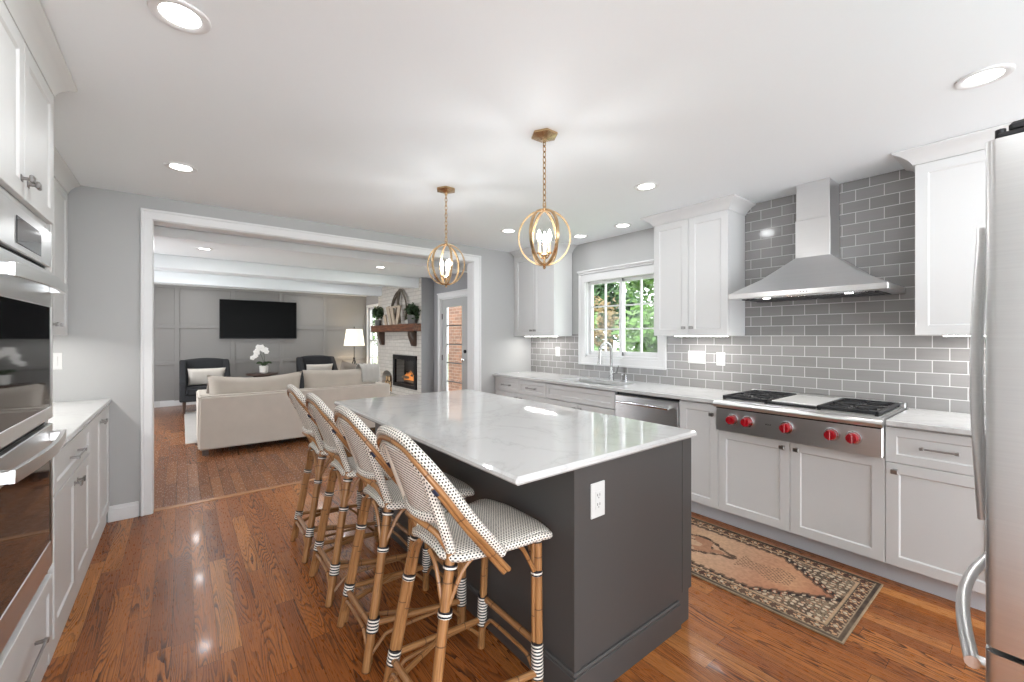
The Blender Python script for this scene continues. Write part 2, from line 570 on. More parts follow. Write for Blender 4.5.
ROOT = {}
def link(o):
    COL.objects.link(o)
    return o
def build(name, b, material, parent=None, loc=None, smooth=40, bevel=0, solid=0, subd=0):
    """link the collected shapes as ONE mesh object; vertices are given in world space"""
    off = Vector(loc) if loc is not None else (ROOT[parent.name] if parent else Vector((0, 0, 0)))
    me = bpy.data.meshes.new(name)
    me.from_pydata([(x - off.x, y - off.y, z - off.z) for x, y, z in b.v], [], b.f)
    if b.uv:
        lay = me.uv_layers.new(name='UVMap')
        for pi, poly in enumerate(me.polygons):
            q = b.uv.get(pi)
            if q:
                for k, li in enumerate(poly.loop_indices):
                    lay.data[li].uv = q[k]
    mats = material if isinstance(material, list) else [material]
    for mm in mats:
        me.materials.append(mm)
    me.validate()
    if smooth:
        me.polygons.foreach_set('use_smooth', [True] * len(me.polygons))
        me.set_sharp_from_angle(angle=math.radians(smooth))
    o = link(bpy.data.objects.new(name, me))
    if parent:
        o.parent = parent
        ROOT[o.name] = off
    else:
        o.location = off
        ROOT[o.name] = off
    if bevel:
        md = o.modifiers.new('bevel', 'BEVEL'); md.width = bevel; md.segments = 2; md.limit_method = 'ANGLE'
    if solid:
        md = o.modifiers.new('solid', 'SOLIDIFY'); md.thickness = solid; md.offset = 0
    if subd:
        md = o.modifiers.new('sub', 'SUBSURF'); md.levels = subd; md.render_levels = subd
    return o
def tag(o, label=None, cat=None, group=None, kind=None):
    if label: o['label'] = label
    if cat: o['category'] = cat
    if group: o['group'] = group
    if kind: o['kind'] = kind
    return o
def thing(name, loc, label, cat, group=None):
    o = link(bpy.data.objects.new(name, None))
    o.empty_display_size = 0.1
    o.location = loc
    ROOT[o.name] = Vector(loc)
    return tag(o, label, cat, group)
def dup(root, loc, label, rotz=None):
    def cp(o, par):
        c = o.copy(); COL.objects.link(c)
        if par: c.parent = par
        for ch in list(o.children):
            cp(ch, c)
        return c
    r = cp(root, None)
    r.location = loc
    if rotz is not None: r.rotation_euler.z = rotz
    r['label'] = label
    return r
def struct(name, b, material, label=None, **kw):
    o = build(name, b, material, **kw)
    o['kind'] = 'structure'
    if label: o['label'] = label
    return o

# ------------------------------------------------------------------ key dimensions
ZC = 2.46          # ceiling
XL, XR = -1.03, 3.70
YE = 4.305         # end wall, kitchen side
YE2 = 4.42         # end wall, living room side
YB = -2.3          # rear end of what is modelled
OX0, OX1, OZ = -0.184, 2.781, 2.287
YT = 10.75         # panelled wall
LX0 = -1.95        # living room left wall

# ------------------------------------------------------------------ room shell
b = B().box(XL - .12, XR + .12, YB, 4.335, -0.06, 0)
struct('floor', b, M['oak_kitchen'], 'glossy oak strip floor of the kitchen')
b = B().box(LX0 - .1, XR + .12, 4.40, YT + .1, -0.06, 0)
struct('floor', b, M['oak_living'], 'darker oak floor of the living room')
b = B().box(OX0, OX1, 4.335, 4.40, -0.06, 0.004, 0.002)
struct('trim_1', b, M['oak_strip'], 'light oak threshold strip between the two floors')
b = B().box(XL - .12, XR + .12, YB, YE2, ZC, ZC + .1)
struct('ceiling', b, M['ceiling_white'], 'white kitchen ceiling')
b = B().box(LX0 - .1, XR + .12, YE2, YT + .1, ZC, ZC + .1)
struct('ceiling', b, M['ceiling_white'], 'white living room ceiling')
for (y, w_, dz_) in ((5.40, .14, .10), (7.20, .2, .18), (9.02, .2, .19)):
    b = B().box(LX0, XR, y, y + w_, ZC - dz_, ZC - .001, 0.006)
    struct('ceiling_beam', b, M['ceiling_white'])
# left wall of kitchen
struct('wall_left', B().box(XL - .12, XL, -.7, YE2, 0, ZC), M['wall_grey'])
# end wall with wide opening
b = B()
b.box(LX0 - .1, OX0, YE, YE2, 0, ZC).box(OX1, XR + .12, YE, YE2, 0, ZC).box(OX0, OX1, YE, YE2, OZ, ZC)
struct('wall_end', b, M['wall_grey'])
# casing round the opening (kitchen side) + jamb lining
def casing_profile(w):
    return None
b = B()
cw = 0.067
for (x0, x1) in ((OX0 - cw + .008, OX0 + .008), (OX1 - .008, OX1 + .092)):
    b.box(x0, x1, YE - .018, YE, 0, OZ + cw, 0.004)
b.box(OX0 - cw + .009, OX1 + .091, YE - .0187, YE, OZ - .008, OZ + cw - .001, 0.004)
b.box(OX0 - .062, OX0 - .045, YE - .026, YE - .002, 0, OZ + .07, 0.004)
b.box(OX1 + .072, OX1 + .095, YE - .026, YE - .002, 0, OZ + .07, 0.004)
b.box(OX0 - .063, OX1 + .096, YE - .0265, YE - .002, OZ + .05, OZ + .0707, 0.004)
b.box(OX0 - .001, OX0 + .012, YE, YE2 + .01, 0, OZ)
b.box(OX1 - .012, OX1 + .001, YE, YE2 + .01, 0, OZ)
b.box(OX0, OX1, YE, YE2 + .01, OZ - .012, OZ)
struct('trim_2', b, M['trim_white'], 'white casing round the wide opening')
# baseboards of kitchen end wall and living room
def baseboard(name, x0, x1, y0, y1):
    b = B().box(x0, x1, y0, y1, 0, .095, 0.003)
    if abs(x1 - x0) > abs(y1 - y0):
        b.box(x0, x1, y0 + .004, y1, .09, .118, 0.004)
    else:
        b.box(x0 + .004, x1, y0, y1, .09, .118, 0.004)
    struct(name, b, M['trim_white'])
baseboard('baseboard_end', -.428, OX0 - .072, YE - .016, YE)
baseboard('baseboard_far', LX0, XR, YT - .014, YT)
baseboard('baseboard_right', XR - .014, XR, 4.5, 5.15)
# right wall, with the window hole and the door hole and the narrow window hole
WY0, WY1, WZ0, WZ1 = 2.38, 3.345, 1.145, 2.03
DY0, DY1, DZ = 5.02, 6.83, 2.06
NY0, NY1, NZ0, NZ1 = 9.93, 10.60, 0.45, 2.10
b = B()
b.box(XR, XR + .12, YB, WY0, 0, ZC).box(XR, XR + .12, WY0, WY1, 0, WZ0).box(XR, XR + .12, WY0, WY1, WZ1, ZC).box(XR, XR + .12, WY1, YE2, 0, ZC)
struct('wall_right', b, M['wall_grey'])
b = B()
b.box(XR, XR + .12, YE2, DY0, 0, ZC).box(XR, XR + .12, DY0, DY1, DZ, ZC).box(XR, XR + .12, DY1, NY0, 0, ZC)
b.box(XR, XR + .12, NY0, NY1, 0, NZ0).box(XR, XR + .12, NY0, NY1, NZ1, ZC).box(XR, XR + .12, NY1, YT + .1, 0, ZC)
struct('wall_right', b, M['wall_dark_grey'], 'grey living room wall with the glazed door')
# far panelled wall: flat wall with raised battens
b = B().box(LX0 - .1, XR + .12, YT, YT + .1, 0, ZC)
x = -1.93
for x in (-1.0, -0.07, 0.86, 1.775, 2.71):
    b.box(x - .04, x + .04, YT - .018, YT, .11, 2.38, 0.003)
b.box(XR - .05, XR, YT - .018, YT, .11, 2.38, 0.003)
for z in (1.58, 0.85):
    b.box(LX0, XR, YT - .0175, YT, z - .036, z + .036, 0.003)
b.box(LX0, XR, YT - .0175, YT, 2.34, 2.40, 0.003)
struct('wall_far', b, M['panel_grey'], 'grey wall panelled with a grid of flat battens')
b = B()
pr = [(YT - .001, ZC), (YT - .07, ZC), (YT - .06, ZC - .02), (YT - .02, ZC - .05), (YT - .015, ZC - .065), (YT - .001, ZC - .065)]
b.prism(pr, 0, LX0, XR)
struct('trim_3', b, M['trim_white'], 'white crown moulding over the panelled wall')
# living room left wall with an unseen opening added to let sky light in
b = B()
b.box(LX0 - .1, LX0, YE2, 5.6, 0, ZC).box(LX0 - .1, LX0, 9.4, YT, 0, ZC).box(LX0 - .1, LX0, 5.6, 9.4, 0, .5).box(LX0 - .1, LX0, 5.6, 9.4, 2.1, ZC)
struct('wall_left', b, M['wall_dark_grey'], 'left wall of the living room with a wide opening added for light')

# tile on the right wall
b = B()
tx = XR - .009
b.box(tx, XR, YB + 1.4, 0.50, .90, 1.40).box(tx, XR, .50, 1.572, .90, ZC - .001)
b.box(tx, XR, 1.572, 2.30, .90, 1.395).box(tx, XR, 2.30, 3.44, .90, 1.05).box(tx, XR, 3.44, YE, .90, 1.405)
struct('wall_tile', b, M['subway_tile'], 'grey glossy subway tile splashback')

# ------------------------------------------------------------------ kitchen window
b = B()
c0, c1, d0, d1 = 2.294, 3.425, 1.053, 2.092
xf = XR - .022
b.box(xf, XR + .001, c0, c0 + .09, d0, d1, .004).box(xf, XR + .001, c1 - .09, c1, d0, d1, .004)
b.box(xf - .0006, XR + .001, c0 + .001, c1 - .001, d0 + .001, d0 + .09, .004).box(xf - .0006, XR + .001, c0 + .001, c1 - .001, d1 - .09, d1 - .001, .004)
b.box(xf - .012, xf + .004, c0 - .0, c0 + .022, d0, d1, .003).box(xf - .012, xf + .004, c1 - .022, c1, d0, d1, .003)
b.box(xf - .0126, xf + .004, c0 - .0006, c1 + .0006, d0 - .0006, d0 + .022, .003)
# taller moulded head
b.box(xf - .012, XR + .001, c0 - .003, c1 + .003, d1, d1 + .03, .004).box(xf - .030, XR + .001, c0 - .010, c1 + .010, d1 + .024, d1 + .045, .006)
w1 = struct('window_1', b, M['trim_white'], 'white cased slider window over the sink')
b = B()
gx = XR + .075
b.box(XR - .001, XR + .12, WY0, WY0 + .02, WZ0, WZ1).box(XR - .001, XR + .12, WY1 - .02, WY1, WZ0, WZ1)
b.box(XR - .001, XR + .12, WY0, WY1, WZ0, WZ0 + .02).box(XR - .001, XR + .12, WY0, WY1, WZ1 - .02, WZ1)
build('window_frame', b, M['trim_white'], w1)
def sash(y0, y1, x, par):
    b = B()
    fw = .038
    z0, z1 = WZ0 + .02, WZ1 - .02
    b.box(x - .015, x + .015, y0, y0 + fw, z0, z1, .003).box(x - .015, x + .015, y1 - fw, y1, z0, z1, .003)
    b.box(x - .0149, x + .0149, y0, y1, z0, z0 + fw + .01, .003).box(x - .0149, x + .0149, y0, y1, z1 - fw, z1, .003)
    s_ = build('window_sash', b, M['trim_white'], par)
    b = B()
    ym = (y0 + y1) / 2
    b.box(x - .011, x + .011, ym - .008, ym + .008, z0 + fw, z1 - fw)
    for k in (1, 2):
        zz = z0 + fw + (z1 - z0 - 2 * fw) * k / 3
        b.box(x - .0105, x + .0105, y0 + fw, y1 - fw, zz - .008, zz + .008)
    build('muntin', b, M['trim_white'], s_)
    b = B().box(x - .003, x + .003, y0 + fw - .004, y1 - fw + .004, z0 + fw, z1 - fw + .004)
    build('window_glass', b, M['glass'], s_, smooth=0)
sash(2.86, WY1 - .02, gx - .018, w1)
sash(WY0 + .02, 2.90, gx + .018, w1)

# narrow living room window
b = B()
xf = XR - .02
b.box(xf, XR + .001, NY0 - .07, NY0, NZ0 - .07, NZ1 + .07, .004).box(xf, XR + .001, NY1, NY1 + .07, NZ0 - .07, NZ1 + .07, .004)
b.box(xf - .0006, XR + .001, NY0 - .069, NY1 + .069, NZ0 - .069, NZ0, .004).box(xf - .0006, XR + .001, NY0 - .069, NY1 + .069, NZ1, NZ1 + .0694, .004)
w2 = struct('window_2', b, M['trim_white'], 'narrow white window between fireplace and panelled wall')
b = B()
x = XR + .06
b.box(x - .02, x + .02, NY0, NY0 + .04, NZ0, NZ1).box(x - .02, x + .02, NY1 - .04, NY1, NZ0, NZ1).box(x - .02, x + .02, NY0, NY1, NZ0, NZ0 + .05).box(x - .02, x + .02, NY0, NY1, NZ1 - .05, NZ1)
b.box(x - .021, x + .021, NY0, NY1, 1.26, 1.30)
b.box(x - .011, x + .011, (NY0 + NY1) / 2 - .01, (NY0 + NY1) / 2 + .01, NZ0, NZ1)
for zz in (.86, 1.70):
    b.box(x - .0105, x + .0105, NY0, NY1, zz - .01, zz + .01)
build('window_sash', b, M['trim_white'], w2)
build('window_glass', B().box(x - .003, x + .003, NY0 + .03, NY1 - .03, NZ0 + .03, NZ1 - .03), M['glass'], w2, smooth=0)

# glazed door in the living room
b = B()
xf = XR - .02
b.box(xf, XR + .001, DY1, DY1 + .075, 0, DZ + .085, .004).box(xf, XR + .001, DY0 - .075, DY0, 0, DZ + .085, .004)
b.box(xf - .001, XR + .001, DY0, DY1, DZ, DZ + .085, .004).box(xf - .012, XR, DY0 - .085, DY1 + .085, DZ + .075, DZ + .10, .004)
b.box(XR, XR + .12, DY1 - .02, DY1, 0, DZ).box(XR, XR + .12, DY0, DY0 + .02, 0, DZ).box(XR, XR + .12, DY0, DY1, DZ - .02, DZ)
d1_ = struct('door_1', b, M['trim_white'], 'white cased glazed double door to the patio')
def gdoor(y0, y1, par, knob, gy0, gy1):
    x0, x1 = XR + .02, XR + .062
    b = B()
    b.box(x0, x1, y0, gy0, .02, DZ - .02, .003).box(x0, x1, gy1, y1, .02, DZ - .02, .003)
    b.box(x0 + .001, x1 - .001, gy0, gy1, .02, .26).box(x0 + .001, x1 - .001, gy0, gy1, 1.90, DZ - .02)
    lf = build('door_leaf', b, M['wall_grey'] if knob else M['trim_white'], par)
    b = B()
    if not knob:
        b.box(x0 + .012, x1 - .012, (gy0 + gy1) / 2 - .009, (gy0 + gy1) / 2 + .009, .26, 1.90)
    for k in range(1, 5):
        zz = .26 + 1.64 * k / 5
        b.box(x0 + .0125, x1 - .0125, gy0, gy1, zz - .009, zz + .009)
    build('muntin', b, M['pot_grey'] if knob else M['trim_white'], lf)
    build('door_glass', B().box(x0 + .018, x1 - .018, gy0 - .003, gy1 + .003, .257, 1.903), M['glass'], lf, smooth=0)
    if knob:
        b = B()
        b.cyl((x0 - .055, y0 + .075, .99), .028, .012, 0, 16).tube([(x0, y0 + .075, .99), (x0 - .05, y0 + .075, .99)], .009, 8)
        b.ball((x0 - .055, y0 + .075, .99), .026)
        build('door_handle', b, M['chrome'], lf)
        b = B().cyl((x0 - .02, y0 + .075, 1.13), .03, .02, 0, 16)
        build('deadbolt', b, M['black_metal'], lf)
        for zz in (1.74, 1.0, .3):
            b = B().box(x0 - .006, x0 + .004, y1 - .012, y1 + .012, zz - .05, zz + .05, .002)
            build('hinge', b, M['black_metal'], lf)
gdoor(5.935, 6.80, d1_, True, 6.13, 6.66)
gdoor(5.045, 5.93, d1_, False, 5.17, 5.915)

# ------------------------------------------------------------------ cabinets
def shaker(b, n, x, y0, y1, z0, z1, t=.02, rail=.055, rec=.007):
    """framed door; n = +1 faces +x, -1 faces -x; x is the front plane"""
    xb = x - n * t
    xr = x - n * rec
    e = .002
    O = [(y0 + e, z0 + e), (y1 - e, z0 + e), (y1 - e, z1 - e), (y0 + e, z1 - e)]
    OB = [(y0, z0), (y1, z0), (y1, z1), (y0, z1)]
    r = min(rail, (z1 - z0) * .3, (y1 - y0) * .3)
    I = [(y0 + r, z0 + r), (y1 - r, z0 + r), (y1 - r, z1 - r), (y0 + r, z1 - r)]
    q = r + .007
    J = [(y0 + q, z0 + q), (y1 - q, z0 + q), (y1 - q, z1 - q), (y0 + q, z1 - q)]
    vs = [(xb, *p) for p in OB] + [(x - n * e, *p) for p in OB] + [(x, *p) for p in O] + [(x, *p) for p in I] + [(xr, *p) for p in J]
    fs = [(3, 2, 1, 0)]
    for k in range(4):
        for i in range(4):
            j = (i + 1) % 4
            fs.append((k * 4 + i, k * 4 + j, k * 4 + 4 + j, k * 4 + 4 + i))
    fs.append((16, 17, 18, 19))
    if n < 0:
        fs = [tuple(reversed(f)) for f in fs]
    b.add(vs, fs)
    return b
def door(T, n, x, y0, y1, z0, z1, m='cabinet_white', knob=None, bar=None, name='door', rail=.055):
    g = .0015
    o = build(name, shaker(B(), n, x, y0 + g, y1 - g, z0 + g, z1 - g, rail=rail), M[m], T)
    if knob:
        ky, kz = knob
        b = B()
        b.tube([(x, ky, kz), (x + n * .022, ky, kz)], .0055, 10).box(x, x + n * .003, ky - .011, ky + .011, kz - .011, kz + .011, .001)
        b.box(x + n * .02, x + n * .031, ky - .016, ky + .016, kz - .0125, kz + .0125, .003)
        build('knob', b, M['nickel'], o)
    if bar:
        ky0, ky1, kz = bar
        b = B()
        for ky in (ky0, ky1):
            b.box(x, x + n * .034, ky - .006, ky + .006, kz - .006, kz + .006, .002)
            b.box(x + n * .022, x + n * .036, ky - .009, ky + .009, kz - .0075, kz + .0075, .002)
        b.tube([(x + n * .029, ky0, kz), (x + n * .029, ky1, kz)], .005, 10)
        build('handle', b, M['nickel'], o)
    return o
XF, XTOE = 3.085, 3.155
def base_cab(name, y0, y1, label, group='white base cabinets of the cooktop wall', top=.882):
    T = thing(name, (3.4, (y0 + y1) / 2, 0), label, 'cabinet', group)
    b = B().box(XF + .021, XR - .012, y0 + .0005, y1 - .0005, .105, top)
    build('body', b, M['cabinet_white'], T)
    b = B().box(XTOE, XTOE + .02, y0 + .0005, y1 - .0005, 0, .105)
    build('toe_kick', b, M['toe_grey'], T)
    return T
ZD0, ZD1, ZD2 = .112, .68, .874
T = base_cab('base_cabinet', 3.817, 4.27, 'white base cabinet with top drawer in the far corner by the wide opening')
door(T, -1, XF, 3.817, 4.27, .715, ZD2, bar=(3.97, 4.11, .797), name='drawer', rail=.04)
door(T, -1, XF, 3.817, 4.27, ZD0, .71, knob=(3.86, .66))
T = base_cab('base_cabinet', 3.35, 3.817, 'white base cabinet with top drawer, left neighbour of the sink cabinet')
door(T, -1, XF, 3.35, 3.817, .715, ZD2, bar=(3.51, 3.65, .797), name='drawer', rail=.04)
door(T, -1, XF, 3.35, 3.817, ZD0, .71, knob=(3.77, .66))
T = base_cab('base_cabinet', 2.433, 3.35, 'wide white sink base cabinet with a false drawer front under the window', top=.685)
door(T, -1, XF, 2.433, 3.35, .715, ZD2, name='false_front', rail=.045)
door(T, -1, XF, 2.433, 2.89, ZD0, .71, knob=(2.85, .66))
door(T, -1, XF, 2.89, 3.35, ZD0, .71, knob=(2.93, .66))
T = base_cab('base_cabinet', 1.503, 1.808, 'narrow white full-height door cabinet between dishwasher and cooktop')
door(T, -1, XF, 1.503, 1.808, ZD0, ZD2, knob=(1.545, .80))
T = thing('base_cabinet', (3.4, 1.04, 0), 'white double-door base cabinet under the steel cooktop', 'cabinet', 'white base cabinets of the cooktop wall')
build('body', B().box(XF + .021, XR - .012, .5735, 1.5025, .105, .70), M['cabinet_white'], T)
build('toe_kick', B().box(XTOE, XTOE + .02, .5735, 1.5025, 0, .105), M['toe_grey'], T)
door(T, -1, XF, .573, 1.04, ZD0, .697, knob=(1.0, .655))
door(T, -1, XF, 1.04, 1.503, ZD0, .697, knob=(1.08, .655))
T = base_cab('base_cabinet', .14, .573, 'white base cabinet with drawer and door right of the cooktop')
door(T, -1, XF, .14, .573, ZD1, ZD2, bar=(.293, .423, .782), name='drawer', rail=.045)
door(T, -1, XF, .14, .573, ZD0, ZD1, knob=(.53, .635))

# dishwasher
T = thing('dishwasher', (3.4, 2.12, 0), 'stainless dishwasher front with bar handle between sink and narrow cabinet', 'dishwasher')
build('body', B().box(XF + .03, XR - .015, 1.812, 2.43, .10, .878), M['black_metal'], T)
dp = build('door_panel', B().box(XF - .006, XF + .028, 1.815, 2.427, .125, .855, .004), M['steel'], T)
b = B().tube([(XF - .055, 1.87, .80), (XF - .055, 2.375, .80)], .011, 12)
for y in (1.895, 2.35):
    b.tube([(XF - .004, y, .80), (XF - .055, y, .80)], .008, 8)
build('handle', b, M['chrome'], dp)
build('kick_plate', B().box(XTOE - .03, XTOE - .01, 1.815, 2.427, .0, .11), M['black_metal'], T)

# right countertop with sink cut-out
SX0, SX1, SY0, SY1 = 3.175, 3.50, 2.50, 3.25
XS = 3.055
def slab(b, x0, x1, y0, y1, z0=.884, z1=.914, r=.004):
    return b.box(x0, x1, y0, y1, z0, z1, r)
b = B()
slab(b, XS, SX0, 1.501, YE - .002)
b.box(SX0 - .004, SX1 + .004, 1.506, SY0, .8842, .914).box(SX0 - .004, SX1 + .004, SY1, YE - .002, .8842, .914)
b.box(SX1, XR - .011, 1.506, YE - .002, .8841, .914)
tag(build('countertop', b, M['quartz'], loc=(3.4, 2.9, .884)), 'white quartz countertop with undermount sink below the window', 'countertop')
b = B()
slab(b, XS, XR - .011, .125, .566)
tag(build('countertop', b, M['quartz'], loc=(3.4, .3, .884)), 'short white quartz countertop right of the cooktop', 'countertop')
# sink
T = thing('sink', (3.34, 2.87, .68), 'stainless undermount sink basin set in the window counter', 'sink')
b = B()
b.box(SX0 - .01, SX0, SY0 - .01, SY1 + .01, .70, .883).box(SX1, SX1 + .01, SY0 - .01, SY1 + .01, .70, .883)
b.box(SX0, SX1, SY0 - .01, SY0, .70, .883).box(SX0, SX1, SY1, SY1 + .01, .70, .883).box(SX0, SX1, SY0, SY1, .69, .70)
build('basin', b, M['steel'], T)
build('drain', B().cyl((3.34, 2.87, .7005), .045, .004), M['chrome'], T)
# faucet
T = thing('faucet', (3.58, 2.87, .914), 'chrome gooseneck pull-down faucet behind the sink', 'faucet')
b = B().lathe((3.58, 2.87, .914), [(0, 0), (.028, 0), (.028, .006), (.022, .012), (.02, .10), (.016, .14), (.0, .14)])
build('base', b, M['brushed_nickel'], T)
pts = [(3.58, 2.87, 1.04), (3.58, 2.87, 1.22)] + [(3.49 + .09 * math.cos(a), 2.87, 1.22 + .09 * math.sin(a)) for a in [PI * k / 10 for k in range(1, 10)]] + [(3.40, 2.87, 1.19)]
build('neck', B().tube(pts, .0140, 12), M['brushed_nickel'], T)
build('spray_head', B().tube([(3.40, 2.87, 1.20), (3.40, 2.87, 1.17), (3.395, 2.87, 1.09)], [.016, .020, .024], 14), M['brushed_nickel'], T)
build('lever', B().tube([(3.58, 2.87, .99), (3.58, 2.80, 1.0)], .013, 10).tube([(3.58, 2.805, 1.0), (3.575, 2.77, 1.075)], [.007, .005], 8), M['brushed_nickel'], T)
T = thing('soap_dispenser', (3.60, 2.70, .914), 'small chrome soap dispenser on the counter right of the faucet', 'soap dispenser')
build('base', B().lathe((3.60, 2.70, .914), [(0, 0), (.018, 0), (.018, .005), (.011, .01), (.011, .05), (0, .05)], 16), M['chrome'], T)
build('spout', B().tube([(3.60, 2.70, .95), (3.60, 2.70, .985), (3.58, 2.70, .995), (3.53, 2.70, .985)], .007, 10), M['chrome'], T)

# upper cabinets, crown with cove profile
CRZ = 2.382
def crown(T, n, xf, xw, y0, y1, endlo=True, endhi=True):
    """cove crown swept along the cabinet top and returned to the wall at both ends"""
    q = 1.0 if n > 0 else 1.3
    prof = [(0.0, CRZ - .004), (.008, CRZ - .004), (.010 * q, CRZ + .008), (.020 * q, CRZ + .026), (.042 * q, CRZ + .050), (.062 * q, CRZ + .062), (.066 * q, CRZ + .066), (.066 * q, ZC - .002), (0.0, ZC - .002)]
    b = B()
    paths = []
    lo, hi = (1 if endlo else 0), (1 if endhi else 0)
    vs = []; fs = []
    m_ = len(prof)
    for (p, z) in prof:
        row = []
        if endlo: row.append((xw, y0 - p, z))
        row.append((xf + n * p, y0 - p * lo, z))
        row.append((xf + n * p, y1 + p * hi, z))
        if endhi: row.append((xw, y1 + p, z))
        vs.append(row)
    k = len(vs[0])
    flat = [q for r in vs for q in r]
    for i in range(m_ - 1):
        for j in range(k - 1):
            f = (i * k + j, i * k + j + 1, (i + 1) * k + j + 1, (i + 1) * k + j)
            fs.append(f if n < 0 else tuple(reversed(f)))
    fs.append(tuple(i * k for i in range(m_)))
    fs.append(tuple(reversed([i * k + k - 1 for i in range(m_)])))
    b.add(flat, fs)
    build('crown_moulding', b, M['cabinet_white'], T, smooth=30)
def upper(n, xf, xw, y0, y1, z0, label, doors, endlo=True, endhi=True, group='white wall cabinets', ztop=CRZ + .01):
    T = thing('wall_cabinet', ((xf + xw) / 2, (y0 + y1) / 2, z0), label, 'cabinet', group)
    xd = xf - n * .0
    b = B()
    xi = xf - n * .021
    b.box(xi, xw, y0, y1, z0 + .03, ztop)
    # light rail lip round the recessed underside
    b.box(xi, xi - n * .018, y0, y1, z0, z0 + .03).box(xi - n * .018, xw, y0, y0 + .018, z0, z0 + .03).box(xi - n * .018, xw, y1 - .018, y1, z0, z0 + .03)
    build('body', b, M['cabinet_white'], T)
    for (a, c, kn) in doors:
        door(T, n, xf, a, c, z0 - .002, CRZ - .004, knob=kn)
    crown(T, n, xf - n * .004, xw, y0, y1, endlo, endhi)
    return T
upper(-1, 3.39, XR - .011, 1.573, 2.238, 1.382, 'white double-door wall cabinet left of the range hood', [(1.573, 1.905, (1.871, 1.45)), (1.905, 2.238, (1.940, 1.45))])
upper(-1, 3.39, XR - .011, 3.546, 4.27, 1.382, 'white double-door wall cabinet in the far corner left of the window', [(3.546, 3.908, (3.875, 1.45)), (3.908, 4.27, (3.94, 1.45))], True, False)
upper(-1, 3.39, XR - .011, -.03, .498, 1.382, 'white wall cabinet right of the range hood beside the fridge', [(-.03, .498, (.0, 1.45))], False, True)
# fillers between the end wall and the last cabinets
b = B().box(3.40, XR - .011, 4.2705, YE - .001, 1.382, ZC - .002).box(XF + .012, XR - .011, 4.2705, YE - .001, .0, .883)
struct('trim_4', b, M['cabinet_white'], 'white filler strips beside the far corner cabinets')

# ------------------------------------------------------------------ left wall: oven tower, base and wall cabinets
FL = -.438
T = thing('oven_cabinet', (-.73, 2.155, 0), 'tall white oven cabinet at the left edge with doors above and drawer below', 'cabinet')
b = B()
b.box(XL + .001, FL - .021, 1.735, 1.78, 0, CRZ + .01).box(XL + .001, FL - .021, 2.535, 2.575, 0, CRZ + .01)
b.box(XL + .001, FL - .021, 1.78, 2.535, 1.80, CRZ + .01).box(XL + .001, FL - .021, 1.78, 2.535, 0, .42).box(XL + .001, XL + .02, 1.78, 2.535, .42, 1.80)
b.box(FL - .022, FL, 1.735, 1.78, 0, 1.83).box(FL - .022, FL, 2.535, 2.575, .0, 1.83).box(FL - .022, FL - .001, 1.78, 2.535, 1.805, 1.835).box(FL - .022, FL - .001, 1.78, 2.535, .395, .43)
b.box(FL - .022, FL - .001, 1.78, 2.535, 0, .09)
build('body', b, M['cabinet_white'], T)
door(T, 1, FL + .018, 1.738, 2.155, 1.837, CRZ - .004, knob=(2.117, 1.90))
door(T, 1, FL + .018, 2.155, 2.572, 1.837, CRZ - .004, knob=(2.193, 1.90))
door(T, 1, FL + .018, 1.765, 2.55, .095, .395, bar=(2.03, 2.28, .255), name='drawer')
crown(T, 1, FL + .012, XL + .001, 1.735, 2.575, True, True)

T = thing('double_wall_oven', (-.73, 2.155, .43), 'stainless double wall oven with dark glass doors and chunky handles', 'oven')
OY0, OY1 = 1.785, 2.53
build('body', B().box(XL + .03, FL - .003, OY0, OY1, .432, 1.80), M['black_metal'], T)
cp = build('control_panel', B().box(FL - .002, FL + .018, OY0, OY1, 1.652, 1.80, .004), M['steel'], T)
build('display', B().box(FL + .0175, FL + .0205, 2.06, 2.36, 1.675, 1.765, .001), M['dark_glass'], cp)
def oven_door(z0, z1, gz0, gz1, hz):
    b = B()
    x0, x1 = FL - .002, FL + .022
    b.box(x0, x1, OY0, OY0 + .022, z0, z1, .003).box(x0, x1, OY1 - .022, OY1, z0, z1, .003)
    b.box(x0, x1 - .0005, OY0, OY1, z0, gz0, .003).box(x0, x1 - .0005, OY0, OY1, gz1, z1, .003)
    d = build('oven_door', b, M['steel'], T)
    build('glass_window', B().box(x0, x1 - .003, OY0 + .018, OY1 - .018, gz0 - .003, gz1 + .003), M['dark_glass'], d)
    # bowed flat handle
    pts = []
    for k in range(13):
        s_ = k / 12
        y = OY0 + .035 + s_ * (OY1 - OY0 - .07)
        pts.append((FL + .052 + .022 * math.sin(PI * s_), y))
    b = B()
    out = [(x, y) for x, y in pts] + [(x + .014, y) for x, y in reversed(pts)]
    b.prism(out, 2, hz - .02, hz + .02)
    for y in (OY0 + .045, OY1 - .045):
        b.box(x1 - .002, FL + .062, y - .012, y + .012, hz - .018, hz + .018, .003)
    build('handle', b, M['steel'], d, bevel=.004)
oven_door(1.04, 1.635, 1.09, 1.49, 1.565)
oven_door(.44, 1.018, .545, .925, .972)

T = thing('base_cabinet', (-.7, 3.06, 0), 'white left base cabinet with drawer over two doors beside the oven', 'cabinet', 'white base cabinets of the oven wall')
build('body', B().box(XL + .001, FL - .003, 2.576, 3.459, .0, .882), M['cabinet_white'], T)
build('base_board', B().box(FL - .003, FL + .004, 2.576, 3.459, 0, .098, .003), M['cabinet_white'], T)
door(T, 1, FL + .018, 2.58, 3.46, .70, .872, bar=(2.90, 3.08, .79), name='drawer', rail=.045)
door(T, 1, FL + .018, 2.58, 3.04, .102, .697, knob=(3.0, .64))
door(T, 1, FL + .018, 3.04, 3.46, .102, .697, knob=(3.08, .64))
T = thing('base_cabinet', (-.7, 3.88, 0), 'white left base cabinet with tall double doors next to the wide opening', 'cabinet', 'white base cabinets of the oven wall')
build('body', B().box(XL + .001, FL - .003, 3.461, 4.30, .0, .882), M['cabinet_white'], T)
